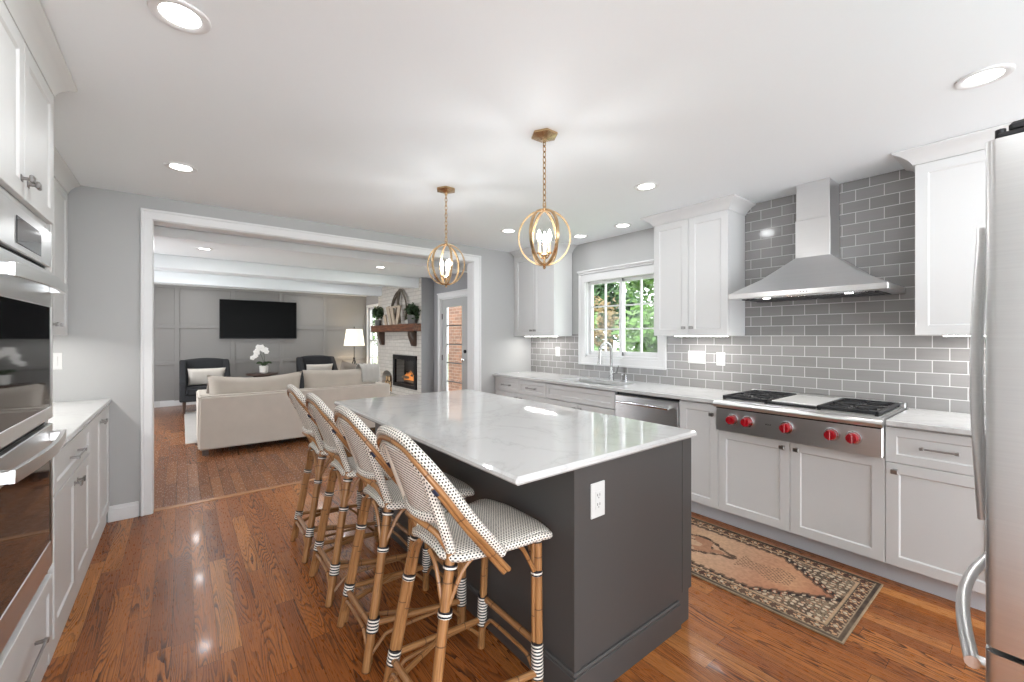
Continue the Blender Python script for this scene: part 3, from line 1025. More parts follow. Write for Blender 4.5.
build('base_board', B().box(FL - .003, FL + .004, 3.461, 4.286, 0, .098, .003), M['cabinet_white'], T)
door(T, 1, FL + .018, 3.46, 3.88, .102, .872, knob=(3.84, .81))
door(T, 1, FL + .018, 3.88, 4.30, .102, .872, knob=(3.92, .81))
b = B(); slab(b, XL + .001, -.411, 2.577, YE - .002)
tag(build('countertop', b, M['quartz'], loc=(-.7, 3.5, .884)), 'white quartz countertop beside the ovens', 'countertop')
upper(1, -.63, XL + .001, 2.58, 4.27, 1.382, 'white wall cabinet over the left counter beside the ovens', [(2.582, 3.06, (3.02, 1.45)), (3.06, 3.46, (3.10, 1.45)), (3.46, 3.865, (3.82, 1.45)), (3.865, 4.27, (3.91, 1.45))], False, False)
struct('trim_5', B().box(XL + .001, -.645, 4.2705, YE - .001, 1.382, ZC - .002), M['cabinet_white'], 'white filler strip beside the left wall cabinet')

# under-cabinet light bars
def light_bar(x, y0, y1, z, label, first=[0]):
    T = thing('light_bar', (x, (y0 + y1) / 2, z), label, 'under-cabinet light', 'light bars under the wall cabinets')
    build('housing', B().box(x - .018, x + .018, y0, y1, z, z + .010, .002), M['outlet_white'], T)
    build('diffuser', B().box(x - .013, x + .013, y0 + .01, y1 - .01, z - .004, z + .0005), M['strip_glow'], T)
    lamp('under_cabinet_lamp', 'AREA', (x, (y0 + y1) / 2, z - .006), UC_W * (y1 - y0), (1, .98, .95), .012, (0, 0, 0), None, y1 - y0 - .08)
light_bar(3.50, 1.62, 2.10, 1.3785, 'bright light bar under the cabinet left of the range hood')
light_bar(3.50, 3.60, 4.20, 1.3785, 'bright light bar under the far corner cabinet')
light_bar(3.50, .0, .40, 1.3785, 'bright light bar under the cabinet right of the range hood')
light_bar(-.75, 2.75, 4.15, 1.402, 'bright light bar under the left wall cabinet')

# ------------------------------------------------------------------ cooktop
T = thing('cooktop', (3.35, 1.035, .70), 'stainless gas cooktop with five red knobs, griddle and black grates', 'cooktop')
CY0, CY1 = .575, 1.495
build('body', B().box(3.06, 3.66, CY0, CY1, .705, .918, .003), M['steel'], T)
cpn = build('control_panel', B().box(3.035, 3.062, CY0, CY1, .703, .868, .003), M['steel'], T)
b = B()
pr = [(3.06, .915), (3.02, .915), (3.004, .908), (2.998, .893), (3.004, .878), (3.02, .872), (3.06, .872)]
b.prism(pr, 1, CY0 - .004, CY1 + .004)
build('bullnose', b, M['steel'], T, smooth=50)
build('shadow_gap', B().box(3.033, 3.04, CY0 + .005, CY1 - .005, .862, .872), M['black_metal'], T)
build('tray', B().box(3.09, 3.64, CY0 + .02, CY1 - .02, .918, .924, .001), M['steel'], T)
build('back_trim', B().box(3.62, 3.66, CY0, CY1, .918, .95, .003), M['steel'], T)
for y in (1.374, 1.275, 1.04, .804, .701):
    b = B().tube([(3.036, y, .795), (3.022, y, .795)], [.041, .037], 24)
    bz = build('knob_bezel', b, M['chrome'], T)
    b = B().tube([(3.024, y, .795), (3.016, y, .795), (2.990, y, .795), (2.978, y, .795)], [.029, .0315, .030, .025], 24)
    b.box(2.971, 2.990, y - .007, y + .007, .769, .821, .002)
    build('knob', b, M['red'], bz)
# griddle
b = B().box(3.13, 3.60, .905, 1.165, .925, .945, .004)
build('griddle', b, M['griddle_steel'], T)
b = B().box(3.085, 3.13, .90, 1.17, .925, .94, .004)
build('griddle_tray', b, M['iron'], T)
def grate(y0, y1):
    b = B()
    x0, x1 = 3.085, 3.615
    z0, z1 = .936, .95
    w = .016
    b.box(x0, x1, y0, y0 + w, z0 - .008, z1, .003).box(x0, x1, y1 - w, y1, z0 - .008, z1, .003)
    b.box(x0, x0 + .016, y0, y1, z0 - .006, z1, .003).box(x1 - w, x1, y0, y1, z0 - .008, z1, .003)
    xm = (x0 + x1) / 2; ym = (y0 + y1) / 2
    b.box(xm - .008, xm + .008, y0, y1, z0, z1, .003)
    for xc in ((x0 + xm) / 2, (x1 + xm) / 2):
        for k in range(8):
            a = PI * k / 4 + PI / 8 * 0
            r0, r1 = .028, .115 if k % 2 == 0 else .135
            p0 = (xc + r0 * math.cos(a), ym + r0 * math.sin(a)); p1 = (xc + r1 * math.cos(a), ym + r1 * math.sin(a))
            b.tube([(p0[0], p0[1], z1 - .006), (p1[0], p1[1], z1 - .006)], .006, 6)
    for xc in (x0 + .01, x1 - .01):
        for yc in (y0 + .01, y1 - .01):
            b.box(xc - .008, xc + .008, yc - .008, yc + .008, .922, z0)
    g = build('grate', b, M['iron'], T)
    for xc in ((x0 + xm) / 2, (x1 + xm) / 2):
        b = B().lathe((xc, ym, .922), [(0, .016), (.026, .016), (.03, .012), (.03, .006), (.045, .004), (.045, 0)], 20)
        build('burner', b, M['black_metal'], T)
grate(1.175, 1.47)
grate(.60, .895)
fc = bpy.data.curves.new('nameplate', 'FONT')
fc.body = 'WOLF'
fc.size = .013; fc.extrude = .0006; fc.align_x = 'CENTER'
fc.materials.append(M['black_metal'])
ft = bpy.data.objects.new('lettering', fc)
COL.objects.link(ft)
bpy.context.view_layer.update()
fm = bpy.data.meshes.new_from_object(ft.evaluated_get(bpy.context.evaluated_depsgraph_get()))
bpy.data.objects.remove(ft)
fo = bpy.data.objects.new('nameplate', fm)
COL.objects.link(fo)
fo.parent = T
fo.location = Vector((3.0345, 1.15, .79)) - ROOT[T.name]
fo.rotation_euler = (PI / 2, 0, -PI / 2)

# range hood
T = thing('range_hood', (3.45, 1.02, 1.65), 'stainless chimney range hood with pyramid canopy over the cooktop', 'range hood')
HY0, HY1, HX = .585, 1.492, 3.22
b = B()
b.box(HX, XR - .011, HY0, HY1, 1.652, 1.690, .003)
hx1 = XR - .011
vs = [(HX + .002, HY0 + .002, 1.688), (HX + .002, HY1 - .002, 1.688), (hx1, HY1 - .002, 1.688), (hx1, HY0 + .002, 1.688),
      (3.475, .93, 1.935), (3.475, 1.138, 1.935), (hx1, 1.138, 1.935), (hx1, .93, 1.935)]
# slightly dished sides: one intermediate ring
mid = []
for i in range(4):
    a, c = Vector(vs[i]), Vector(vs[i + 4])
    q = a.lerp(c, .5); q.z -= .022
    mid.append(tuple(q))
mid[2] = (hx1, mid[2][1], mid[2][2]); mid[3] = (hx1, mid[3][1], mid[3][2])
vv = vs[:4] + mid + vs[4:]
fs = []
for k in (0, 4):
    for i in range(4):
        j = (i + 1) % 4
        fs.append((k + j, k + i, k + 4 + i, k + 4 + j))
b.add(vv, fs)
build('canopy', b, M['steel'], T, smooth=15)
b = B().box(3.475, hx1, .93, 1.138, 1.93, 2.20, .002).box(3.479, hx1, .934, 1.134, 2.20, ZC - .001, .002)
build('chimney', b, M['steel'], T)
b = B()
for k in range(2):
    y0 = HY0 + .06 + k * .41
    for q in range(12):
        b.box(HX + .10, hx1 - .04, y0 + q * .033, y0 + q * .033 + .02, 1.645, 1.653)
build('baffle_filter', b, M['grille_dark'], T)
b = B().box(HX + .03, HX + .08, .70, 1.33, 1.646, 1.653)
build('light_panel', b, M['chrome'], T)
for y in (.78, 1.25):
    build('hood_lamp', B().cyl((HX + .055, y, 1.642), .022, .005, 2, 16), M['can_glow'], T)
    lamp('hood_lamp_light', 'SPOT', (HX + .055, y, 1.638), 5, (1, .95, .88), .02).data.spot_size = 2.2
b = B()
for k in range(5):
    b.box(HX - .002, HX + .002, .985 + k * .018, .993 + k * .018, 1.668, 1.673)
build('button', b, M['grille_dark'], T)

# ------------------------------------------------------------------ refrigerator
T = thing('refrigerator', (1.78, -.30, 0), 'stainless bottom-freezer refrigerator cut off by the right edge', 'refrigerator')
RX0, RX1 = 1.32, 2.235
build('body', B().box(RX0 + .008, RX1 - .008, -.68, .012, .02, 1.765, .004), M['pot_grey'], T)
def rdoor(name, x0, x1, z0, z1):
    # rounded front corners, extruded in z
    r = .016
    y0, y1 = .018, .0865
    pts = [(x0, y0), (x1, y0)]
    for k in range(7):
        a = PI / 2 * k / 6
        pts.append((x1 - r + r * math.cos(a), y1 - r + r * math.sin(a)))
    for k in range(7):
        a = PI / 2 + PI / 2 * k / 6
        pts.append((x0 + r + r * math.cos(a), y1 - r + r * math.sin(a)))
    b = B().prism(pts, 2, z0, z1)
    return build(name, b, M['steel'], T, smooth=30)
dl = rdoor('door', RX0, 1.775, .728, 1.778)
dr = rdoor('door', 1.779, RX1, .728, 1.778)
fz = rdoor('freezer_drawer', RX0, RX1, .06, .716)
def vhandle(x, par):
    pts = []
    for k in range(13):
        s_ = k / 12
        z = .87 + s_ * .80
        pts.append((x, .118 + .014 * math.sin(PI * s_), z))
    b = B().tube(pts, .0125, 12, flat=.8)
    for z in (.885, 1.655):
        b.tube([(x, .08, z), (x, .122, z)], .010, 10)
    build('handle', b, M['steel'], par)
vhandle(1.735, dl)
vhandle(1.82, dr)
pts = []
for k in range(17):
    s_ = k / 16
    pts.append((1.37 + s_ * .815, .108 + .045 * math.sin(PI * s_), .655))
b = B().tube(pts, .0135, 12)
for x in (1.385, 2.17):
    b.tube([(x, .08, .655), (x, .115, .655)], .012, 10)
build('handle', b, M['steel'], fz)
b = B().box(RX0 + .004, RX0 + .075, -.02, .070, 1.779, 1.79, .003)
b.box(RX0 + .012, RX0 + .065, -.02, .055, 1.789, 1.81, .006)
b.cyl((RX0 + .02, .066, 1.778), .008, .022, 2, 12)
build('hinge_cover', b, M['black_metal'], T)

# ------------------------------------------------------------------ island
T = thing('kitchen_island', (1.5, 2.1, 0), 'dark grey kitchen island body between stools and cooktop', 'kitchen island')
IX0, IX1, IY0, IY1 = 1.146, 1.965, 1.09, 3.13
b = B().box(IX0, IX1 - .022, IY0, IY1, .0, .883)
# end panels with edge stiles
b.box(IX0 - .004, IX0 + .03, IY0 - .004, IY0 + .01, .12, .8825)
b.box(IX1 - .08, IX1, IY0 - .002, IY0 + .019, .15, .8828)
build('body', b, M['island_grey'], T)
build('toe_recess', B().box(IX1 - .05, IX1 - .0215, IY0 + .03, IY1, 0.02, .1), M['black'], T)
for k in range(3):
    y0 = IY0 + .022 + k * .67
    door(T, 1, IX1, y0, y0 + .665, .70, .875, 'island_grey', bar=(y0 + .26, y0 + .40, .79), name='drawer')
    door(T, 1, IX1, y0, y0 + .665, .14, .697, 'island_grey', knob=(y0 + .06, .64))
b = B()
bx0, bx1, by0 = IX0 - .016, 1.852, IY0 - .016
def mould(x0, x1, y0, y1):
    b.box(x0, x1, y0, y1, 0, .115, .002)
mould(bx0, bx1, by0, IY0 + .002)
mould(bx0 + .0005, IX0 + .001, by0 + .0005, IY1)
b.box(bx0 + .005, bx1 - .003, by0 + .005, IY0 + .002, .11, .128, .004)
b.box(bx0 + .0055, IX0 + .002, by0 + .0055, IY1, .11, .1276, .004)
build('base_moulding', b, M['island_grey'], T)
b = B()
b.box(.856, 1.982, 1.066, 3.158, .884, .914, .009)
tag(build('island_countertop', b, M['quartz'], loc=(1.4, 2.1, .884), smooth=60), 'large white polished quartz slab on the grey island', 'countertop')

def plate(name, label, cat, face, a, z, w, h, slots, depth):
    """face: ('y', y) faces -y, ('x', x) faces -x"""
    ax, q = face
    def bx(b, a0, a1, z0, z1, d0, d1, bev=0):
        if ax == 'y': b.box(a0, a1, q - d1, q - d0, z0, z1, bev)
        else: b.box(q - d1, q - d0, a0, a1, z0, z1, bev)
        return b
    T = thing(name, (a, q, z) if ax == 'y' else (q, a, z), label, cat)
    build('cover_plate', bx(B(), a - w / 2, a + w / 2, z - h / 2, z + h / 2, 0, .006, .002), M['outlet_white'], T)
    n_ = max(1, round(w / .06)) if slots == 'rocker' else 1
    for i in range(n_):
        c = a + (i - (n_ - 1) / 2) * .046
        if slots == 'rocker':
            build('switch', bx(B(), c - .016, c + .016, z - .033, z + .033, .004, .010, .002), M['outlet_white'], T)
        else:
            s_ = build('receptacle', bx(B(), c - .017, c + .017, z - .035, z + .035, .004, .008, .002), M['outlet_white'], T)
            b = B()
            for dz in (-.018, .018):
                bx(b, c - .008, c - .005, z + dz - .003, z + dz + .007, .0078, .0084)
                bx(b, c + .005, c + .008, z + dz - .003, z + dz + .007, .0078, .0084)
                bx(b, c - .002, c + .002, z + dz - .011, z + dz - .007, .0078, .0084)
            build('slot', b, M['slot'], s_)
    return T
plate('outlet', 'white power outlet on the grey end panel of the island', 'outlet', ('y', IY0 - .001), 1.272, .74, .08, .135, 'out', 0)
plate('light_switch', 'wide white triple switch plate on the tile left of the cooktop', 'light switch', ('x', XR - .010), 1.99, 1.187, .165, .115, 'rocker', 0)
plate('outlet', 'white outlet plate on the tile next to the triple switch', 'outlet', ('x', XR - .010), 1.772, 1.18, .075, .115, 'out', 0)
plate('outlet', 'white outlet plate on the tile left of the window', 'outlet', ('x', XR - .010), 3.79, 1.19, .075, .115, 'out', 0)
plate('light_switch', 'white switch plate on the wall behind the left counter', 'light switch', ('y', YE - .001), -.70, 1.20, .08, .12, 'rocker', 0)
plate('outlet', 'small white outlet low on the panelled wall beside the left armchair', 'outlet', ('y', YT - .001), -.02 + .0, .45, .075, .115, 'out', 0)

# ------------------------------------------------------------------ kitchen runner rug (colour attribute pattern)
def runner():
    x0, x1, y0, y1 = 2.318, 3.048, .573, 2.33
    st = .0045
    nx, ny = int((x1 - x0) / st), int((y1 - y0) / st)
    rnd = random.Random(5)
    W, L = x1 - x0, y1 - y0
    cx, cy = W / 2, L / 2
    # value noise
    tab = [[rnd.random() for _ in range(64)] for _ in range(64)]
    def vn(x, y):
        xi, yi = math.floor(x), math.floor(y)
        fx, fy = x - xi, y - yi
        fx, fy = fx * fx * (3 - 2 * fx), fy * fy * (3 - 2 * fy)
        g = lambda a, c: tab[a % 64][c % 64]
        return (g(xi, yi) * (1 - fx) + g(xi + 1, yi) * fx) * (1 - fy) + (g(xi, yi + 1) * (1 - fx) + g(xi + 1, yi + 1) * fx) * fy
    cream, tan, rust, char, sand = srgb(190, 172, 148), srgb(192, 150, 116), srgb(164, 106, 80), srgb(58, 50, 47), srgb(158, 138, 114)
    mixc = lambda a, c, t: tuple(a[i] * (1 - t) + c[i] * t for i in range(3))
    def motif(u, v, p):
        """scrolly repeating border flower"""
        a = (u / p) % 1.0 - .5
        r = math.hypot(a, v)
        f = math.atan2(v, a)
        if r < .13: return cream
        if r < .19: return char
        if r < .30 + .08 * math.cos(5 * f): return tan
        if r < .36 + .08 * math.cos(5 * f): return char
        if abs(v) > .30 and abs(abs(a) - .34) < .09: return sand
        return None
    cols = []
    for j in range(ny + 1):
        for i in range(nx + 1):
            x, y = i * st, j * st
            dx, dy = min(x, W - x), min(y, L - y)
            e = min(dx, dy)
            n1 = vn(x * 22, y * 22); n2 = vn(x * 90 + 9, y * 90); n3 = vn(x * 6 + 3, y * 6)
            if e < .008: c = sand
            elif e < .024: c = mixc(char, sand, .25 * n1)
            elif e < .088:
                w = .064
                if dx < dy:
                    v = (dx - .024) / w - .5; u = y
                else:
                    v = (dy - .024) / w - .5; u = x
                if abs(v) > .44: c = sand
                elif abs(v) > .39: c = char
                else:
                    mo = motif(u, v, .075)
                    c = mo if mo else mixc(char, rust, .15)
            elif e < .098: c = mixc(sand, tan, .5)
            else:
                # field: elongated hexagon with stepped edge
                ax = abs(x - cx); ay = abs(y - cy)
                lim = (W / 2 - .105) * min(1.0, max(0, (L / 2 - .115 - ay)) / .34)
                lim -= .012 * (int(ay / .03) % 2)
                if ax < lim:
                    c = mixc(tan, rust, min(1, max(0, n3 * .9 - .1 + .35 * (ay / (L / 2)))))
                    c = mixc(c, cream, .5 * max(0, 1 - ay / .55) * (0.5 + n3))
                    # medallion
                    h = ax / .13 + ay / .24 + .05 * math.cos(40 * ay)
                    h += .10 * (n1 - .5) + .04 * math.copysign(1, math.sin(ax * 190))
                    if abs(h - 1) < .09: c = mixc(char, tan, .15 * n2)
                    elif h < .9 and n1 > .60: c = mixc(rust, sand, .4)
                    elif abs(h - .5) < .05: c = char
                    # speckled pendant between medallion and ends
                    elif ax < .07 * (1 + .3 * math.cos(26 * ay)) and .27 < ay < .56 and math.sin(x * 260) * math.sin(y * 210 + 3 * n1) > .25:
                        c = mixc(char, tan, .25)
                    elif lim - ax < .018: c = mixc(char, c, .25)
                else:
                    de = ax - lim
                    if de < .034:
                        g_ = math.hypot(((y / .036) % 1.0 - .5) * .036, de - .017)
                        cols.append(tuple(q * (.86 + .28 * n2) for q in (cream if g_ < .009 else (rust if g_ < .012 and n1 > .4 else char))))
                        continue
                    xw, yw = x + .03 * vn(x * 14, y * 14 + 7), y + .03 * vn(x * 14 + 5, y * 14)
                    m1 = math.sin(xw * 120 + 2.5 * n3) * math.sin(yw * 105) + .5 * math.sin(xw * 60) * math.sin(yw * 75 + 1)
                    if m1 > .55: c = cream
                    elif m1 > .35: c = char
                    elif m1 < -.75: c = cream
                    elif m1 < -.6: c = rust
                    elif m1 < -.42: c = char
                    else: c = mixc(char, sand, .55 if n1 > .5 else .25)
            wear = max(0, min(1, (n3 - .25) * .5))
            c = mixc(c, mixc(tan, sand, .4) if e > .1 else sand, wear * .4)
            c = tuple(q * (.86 + .28 * n2) for q in c)
            cols.append(c)
    vs = []; fs = []
    for j in range(ny + 1):
        for i in range(nx + 1):
            vs.append((x0 + W * i / nx, y0 + L * j / ny, .008))
    for j in range(ny):
        for i in range(nx):
            a = j * (nx + 1) + i
            fs.append((a, a + 1, a + nx + 2, a + nx + 1))
    # skirt down to the floor
    k = len(vs)
    ring = [i for i in range(nx + 1)] + [j * (nx + 1) + nx for j in range(1, ny + 1)] + [ny * (nx + 1) + i for i in range(nx - 1, -1, -1)] + [j * (nx + 1) for j in range(ny - 1, 0, -1)]
    for r in ring:
        vs.append((vs[r][0], vs[r][1], .0005)); cols.append(cols[r])
    for q in range(len(ring)):
        w = (q + 1) % len(ring)
        fs.append((ring[q], k + q, k + w, ring[w]))
    b = B(); b.add(vs, fs)
    m = mat('runner_wool', (.5, .4, .3), .95, spec=.1)
    n = N(m)
    at = n.new('ShaderNodeAttribute'); at.attribute_name = 'pattern'
    n.color(at.outputs['Color'])
    n.bump(n.noise(n.pos(), 500, 2), .0015, .5)
    o = build('runner_rug', b, m, loc=(2.69, 1.45, 0), smooth=0)
    ca = o.data.color_attributes.new('pattern', 'FLOAT_COLOR', 'POINT')
    buf = []
    for c in cols: buf += [c[0], c[1], c[2], 1.0]
    ca.data.foreach_set('color', buf)
    tag(o, 'worn tan and charcoal oriental runner on the floor before the cooktop', 'rug')
runner()

# ------------------------------------------------------------------ rattan counter stools
def cat(P, n=6):
    P = [Vector(p) for p in P]
    out = []
    for i in range(len(P) - 1):
        p0 = P[max(i - 1, 0)]; p1 = P[i]; p2 = P[i + 1]; p3 = P[min(i + 2, len(P) - 1)]
        for k in range(n):
            t = k / n
            out.append(.5 * ((2 * p1) + (p2 - p0) * t + (2 * p0 - 5 * p1 + 4 * p2 - p3) * t * t + (3 * p1 - p0 - 3 * p2 + p3) * t ** 3))
    out.append(P[-1])
    return out
def make_stool(label):
    T = thing('counter_stool', (0, 0, 0), label, 'stool', 'rattan counter stools along the island')
    FX, FY = .165, .168
    RX, RY = -.185, .128
    # seat: domed woven shell with rolled edge
    b = B()
    out = []
    hx0, hx1 = -.205, .215
    def wid(x):
        s_ = (x - hx0) / (hx1 - hx0)
        return .148 + .062 * s_
    def ztop(x):
        s_ = (x - hx0) / (hx1 - hx0)
        return .662 - .010 * math.sin(PI * s_) + (0 if s_ < .8 else -(s_ - .8) ** 2 * .55)
    ni, nj = 22, 20
    vs = []; uvq = []
    def corner(x, y):
        return x, y
    for i in range(ni + 1):
        s_ = i / ni
        x = hx0 + (hx1 - hx0) * s_
        w = wid(x)
        # round the plan corners
        rc = .05
        d = min(x - hx0, hx1 - x)
        ins = 0 if d >= rc else rc - math.sqrt(max(0, rc * rc - (rc - d) ** 2))
        for j in range(nj + 1):
            a = 2 * j / nj - 1
            y = a * (w - ins)
            z = ztop(x) - .012 * abs(a) ** 4 * 1.0
            vs.append((x, y, z)); uvq.append((x, y))
    fs = []; uvs = []
    for i in range(ni):
        for j in range(nj):
            q = (i * (nj + 1) + j, (i + 1) * (nj + 1) + j, (i + 1) * (nj + 1) + j + 1, i * (nj + 1) + j + 1)
            fs.append(q); uvs.append([uvq[k] for k in q])
    b.add(vs, fs, uvs)
    st = build('seat', b, M['weave_seat'], T, solid=.008)
    ring = []
    for i in range(ni + 1): ring.append(vs[i * (nj + 1)])
    for j in range(1, nj): ring.append(vs[ni * (nj + 1) + j])
    for i in range(ni, -1, -1): ring.append(vs[i * (nj + 1) + nj])
    for j in range(nj - 1, 0, -1): ring.append(vs[j])
    ring = [(x, y, z - .010) for x, y, z in ring]
    build('seat_edge', B().tube(ring, .0145, 10, closed=True), M['weave_dots'], T)
    # legs
    def leg(top, foot, r, bands, twin, name='leg'):
        b = B().tube([top, foot], [r * .95, r], 12)
        tw = Vector(twin)
        t2 = Vector(top) + tw; f2 = Vector(foot) + tw
        b.tube([t2.lerp(f2, .04), t2.lerp(f2, .97)], r * .62, 10)
        o = build(name, b, M['rattan'], T)
        a, c = Vector(top), Vector(foot)
        for (z0, z1) in bands:
            k0 = (a.z - z1) / (a.z - c.z); k1 = (a.z - z0) / (a.z - c.z)
            p0, p1 = a.lerp(c, k0), a.lerp(c, k1)
            q = tw * .32
            bb = B().tube([p0 + q, p0.lerp(p1, .5) + q, p1 + q], r * 1.38, 14)
            build('binding', bb, M['binding'], o)
    for s_ in (-1, 1):
        leg((FX, s_ * FY, .645), (.150, s_ * .192, 0), .0165, [(.60, .618), (.478, .497), (.105, .235)], (-.012, -s_ * .012, 0))
        leg((RX, s_ * RY, .66), (-.300, s_ * .175, 0), .0175, [(.60, .615), (.455, .475), (.145, .20)], (.015, -s_ * .010, 0))
    # stretchers
    def at(z, front, s_):
        if front:
            k = (.645 - z) / .645
            return Vector((FX + (.150 - FX) * k, s_ * (FY + (.192 - FY) * k), z))
        k = (.66 - z) / .66
        return Vector((RX + (-.300 - RX) * k, s_ * (RY + (.175 - RY) * k), z))
    build('stretcher', B().tube([at(.222, 1, -1), at(.222, 1, 1)], .0125, 10), M['rattan'], T)
    build('stretcher', B().tube([at(.165, 0, -1), at(.165, 0, 1)], .0125, 10), M['rattan'], T)
    for s_ in (-1, 1):
        build('stretcher', B().tube([at(.125, 1, s_), at(.178, 0, s_)], .0125, 10), M['rattan'], T)
    # diagonal low braces and arched canes under each stretcher
    def arch(p, q, rise, r=.0075, lean=0.25):
        p, q = Vector(p), Vector(q)
        m1 = p.lerp(q, lean); m2 = p.lerp(q, 1 - lean)
        m1.z += rise; m2.z += rise
        return B().tube(cat([p, p.lerp(m1, .55) + Vector((0, 0, rise * .25)), m1, m2, q.lerp(m2, .55) + Vector((0, 0, rise * .25)), q], 5), r, 8)
    for (fa, sa, fb, sb, z) in ((1, -1, 1, 1, .03), (0, -1, 0, 1, .02), (1, -1, 0, -1, .0), (1, 1, 0, 1, .0)):
        p, q = at(.04 + z, fa, sa), at(.04 + z, fb, sb)
        build('brace', arch(p, q, .085), M['rattan'], T)
    # curved canes from the legs up to the seat frame
    for (fa, sa, fb, sb) in ((1, -1, 1, 1), (0, -1, 0, 1), (1, -1, 0, -1), (1, 1, 0, 1)):
        p, q = at(.46, fa, sa), at(.46, fb, sb)
        for (a, c) in ((p, q), (q, p)):
            e1 = a.lerp(c, .08); e1.z = .52
            e2 = a.lerp(c, .20); e2.z = .60
            e3 = a.lerp(c, .36); e3.z = .637
            build('brace', B().tube(cat([a, e1, e2, e3], 5), .008, 8), M['rattan'], T)
    # X braces low between side stretchers
    build('brace', B().tube([at(.165, 0, -1).lerp(at(.165, 0, 1), .3), at(.15, 1, -1).lerp(at(.15, 0, -1), .45)], .010, 8), M['rattan'], T)
    build('brace', B().tube([at(.165, 0, -1).lerp(at(.165, 0, 1), .7), at(.15, 1, 1).lerp(at(.15, 0, 1), .45)], .010, 8), M['rattan'], T)
    # seat frame hoop of bare cane
    fr = [(.155, -.16, .640), (.155, .16, .640), (-.17, .125, .640), (-.17, -.125, .640)]
    build('seat_frame', B().tube(fr, .010, 8, closed=True), M['rattan'], T)
    # outer hoop
    half = [(-.342, 0, 1.046), (-.340, .05, 1.043), (-.333, .10, 1.032), (-.318, .150, 1.004), (-.285, .184, .957), (-.232, .200, .885), (-.160, .207, .785), (-.085, .208, .692), (-.012, .206, .604)]
    full = [(x, -y, z) for x, y, z in reversed(half)] + half[1:]
    P = cat(full, 6)
    tp = P[2:-2]
    build('back_rail', B().tube([p + Vector((0, 0, .006)) for p in tp], .0172, 14), M['weave_dots'], T)
    def off(P, dn, inw):
        o = []
        for i, p in enumerate(P):
            t = (P[min(i + 1, len(P) - 1)] - P[max(i - 1, 0)]).normalized()
            side = Vector((0, 0, 1)).cross(t)
            if side.length < 1e-4: side = Vector((1, 0, 0))
            side.normalize()
            nrm = t.cross(side).normalized()
            if nrm.z < 0: nrm = -nrm
            c = Vector((0.05, 0, p.z)) - p
            c.z = 0
            c.normalize()
            o.append(p - nrm * dn + c * inw)
        return o
    ext = [P[0] + (P[0] - P[1]).normalized() * .03] + P + [P[-1] + (P[-1] - P[-2]).normalized() * .03]
    build('arm_cane', B().tube(off(ext, .017, -.006), .0095, 10), M['rattan'], T)
    # inner hoop: woven behind the panel, navy collar, bare cane down the sides
    Q = off(ext, .033, .008)
    nq = len(Q)
    ylim = .150
    mid_ = [p for p in Q if p.z > .90]
    build('panel_edge', B().tube(mid_, .0110, 12), M['weave_dots'], T)
    lo_ = [p for p in Q if p.y < 0 and p.z <= .915]; hi_ = [p for p in Q if p.y > 0 and p.z <= .915]
    build('arm_cane', B().tube(lo_, .0105, 10), M['rattan'], T)
    build('arm_cane', B().tube(hi_, .0105, 10), M['rattan'], T)
    for seg in (lo_[-3:], hi_[:3]):
        c0, c1 = seg[0], seg[-1]
        mm = c0.lerp(c1, .5); dd = (c1 - c0).normalized()
        build('collar', B().tube([mm - dd * .013, mm + dd * .013], .0125, 14), M['navy'], T)
    # back posts, leaning outwards
    for s_, mm in ((-1, 'weave_dots'), (1, 'weave_plain')):
        pp = cat([(RX, s_ * RY, .655), (-.218, s_ * .130, .75), (-.262, s_ * .132, .87), (-.302, s_ * .130, .985)], 6)
        build('back_post', B().tube(pp, .0175, 12, flat=1.0), M[mm], T)
    # woven back panel
    b = B()
    zi, yi = 14, 14
    vs = []; uvq = []
    def ztop_p(y):
        return 1.012 - .025 * (abs(y) / .125) ** 2
    for i in range(zi + 1):
        for j in range(yi + 1):
            y = -.125 + .25 * j / yi
            z0 = .775 - .012 * (1 - (abs(y) / .125) ** 2); z1 = ztop_p(y)
            z = z0 + (z1 - z0) * i / zi
            k = (z - .66) / .33
            x = RX - .12 * k ** 1.1 - .034 * (1 - (y / .125) ** 2)
            vs.append((x, y, z)); uvq.append((y, z + .04 * (y / .125) ** 2))
    fs = []; uvs = []
    for i in range(zi):
        for j in range(yi):
            q = (i * (yi + 1) + j, i * (yi + 1) + j + 1, (i + 1) * (yi + 1) + j + 1, (i + 1) * (yi + 1) + j)
            fs.append(q); uvs.append([uvq[k] for k in q])
    b.add(vs, fs, uvs)
    build('back_panel', b, M['weave_stripe'], T, solid=.007)
    pts = [(vs[j][0], vs[j][1], vs[j][2]) for j in range(yi + 1)]
    build('lower_rail', B().tube(pts, .0175, 12), M['weave_dots'], T)
    # bare cane arch below the panel
    pts = cat([(RX - .01, -RY + .004, .66), (RX - .04, -.10, .715), (RX - .072, -.045, .745), (RX - .075, .045, .745), (RX - .04, .10, .715), (RX - .01, RY - .004, .66)], 6)
    build('brace', B().tube(pts, .0105, 10), M['rattan'], T)
    return T
s0 = make_stool('nearest rattan counter stool at the near corner of the island')
SX = .895
s0.location = (SX, 1.365, 0)
dup(s0, (SX, 1.905, 0), 'second rattan counter stool counted from the near corner of the island')
dup(s0, (SX - .005, 2.445, 0), 'third rattan counter stool from the near corner of the island')
dup(s0, (SX - .005, 2.975, 0), 'farthest rattan counter stool, closest to the beige sofa')

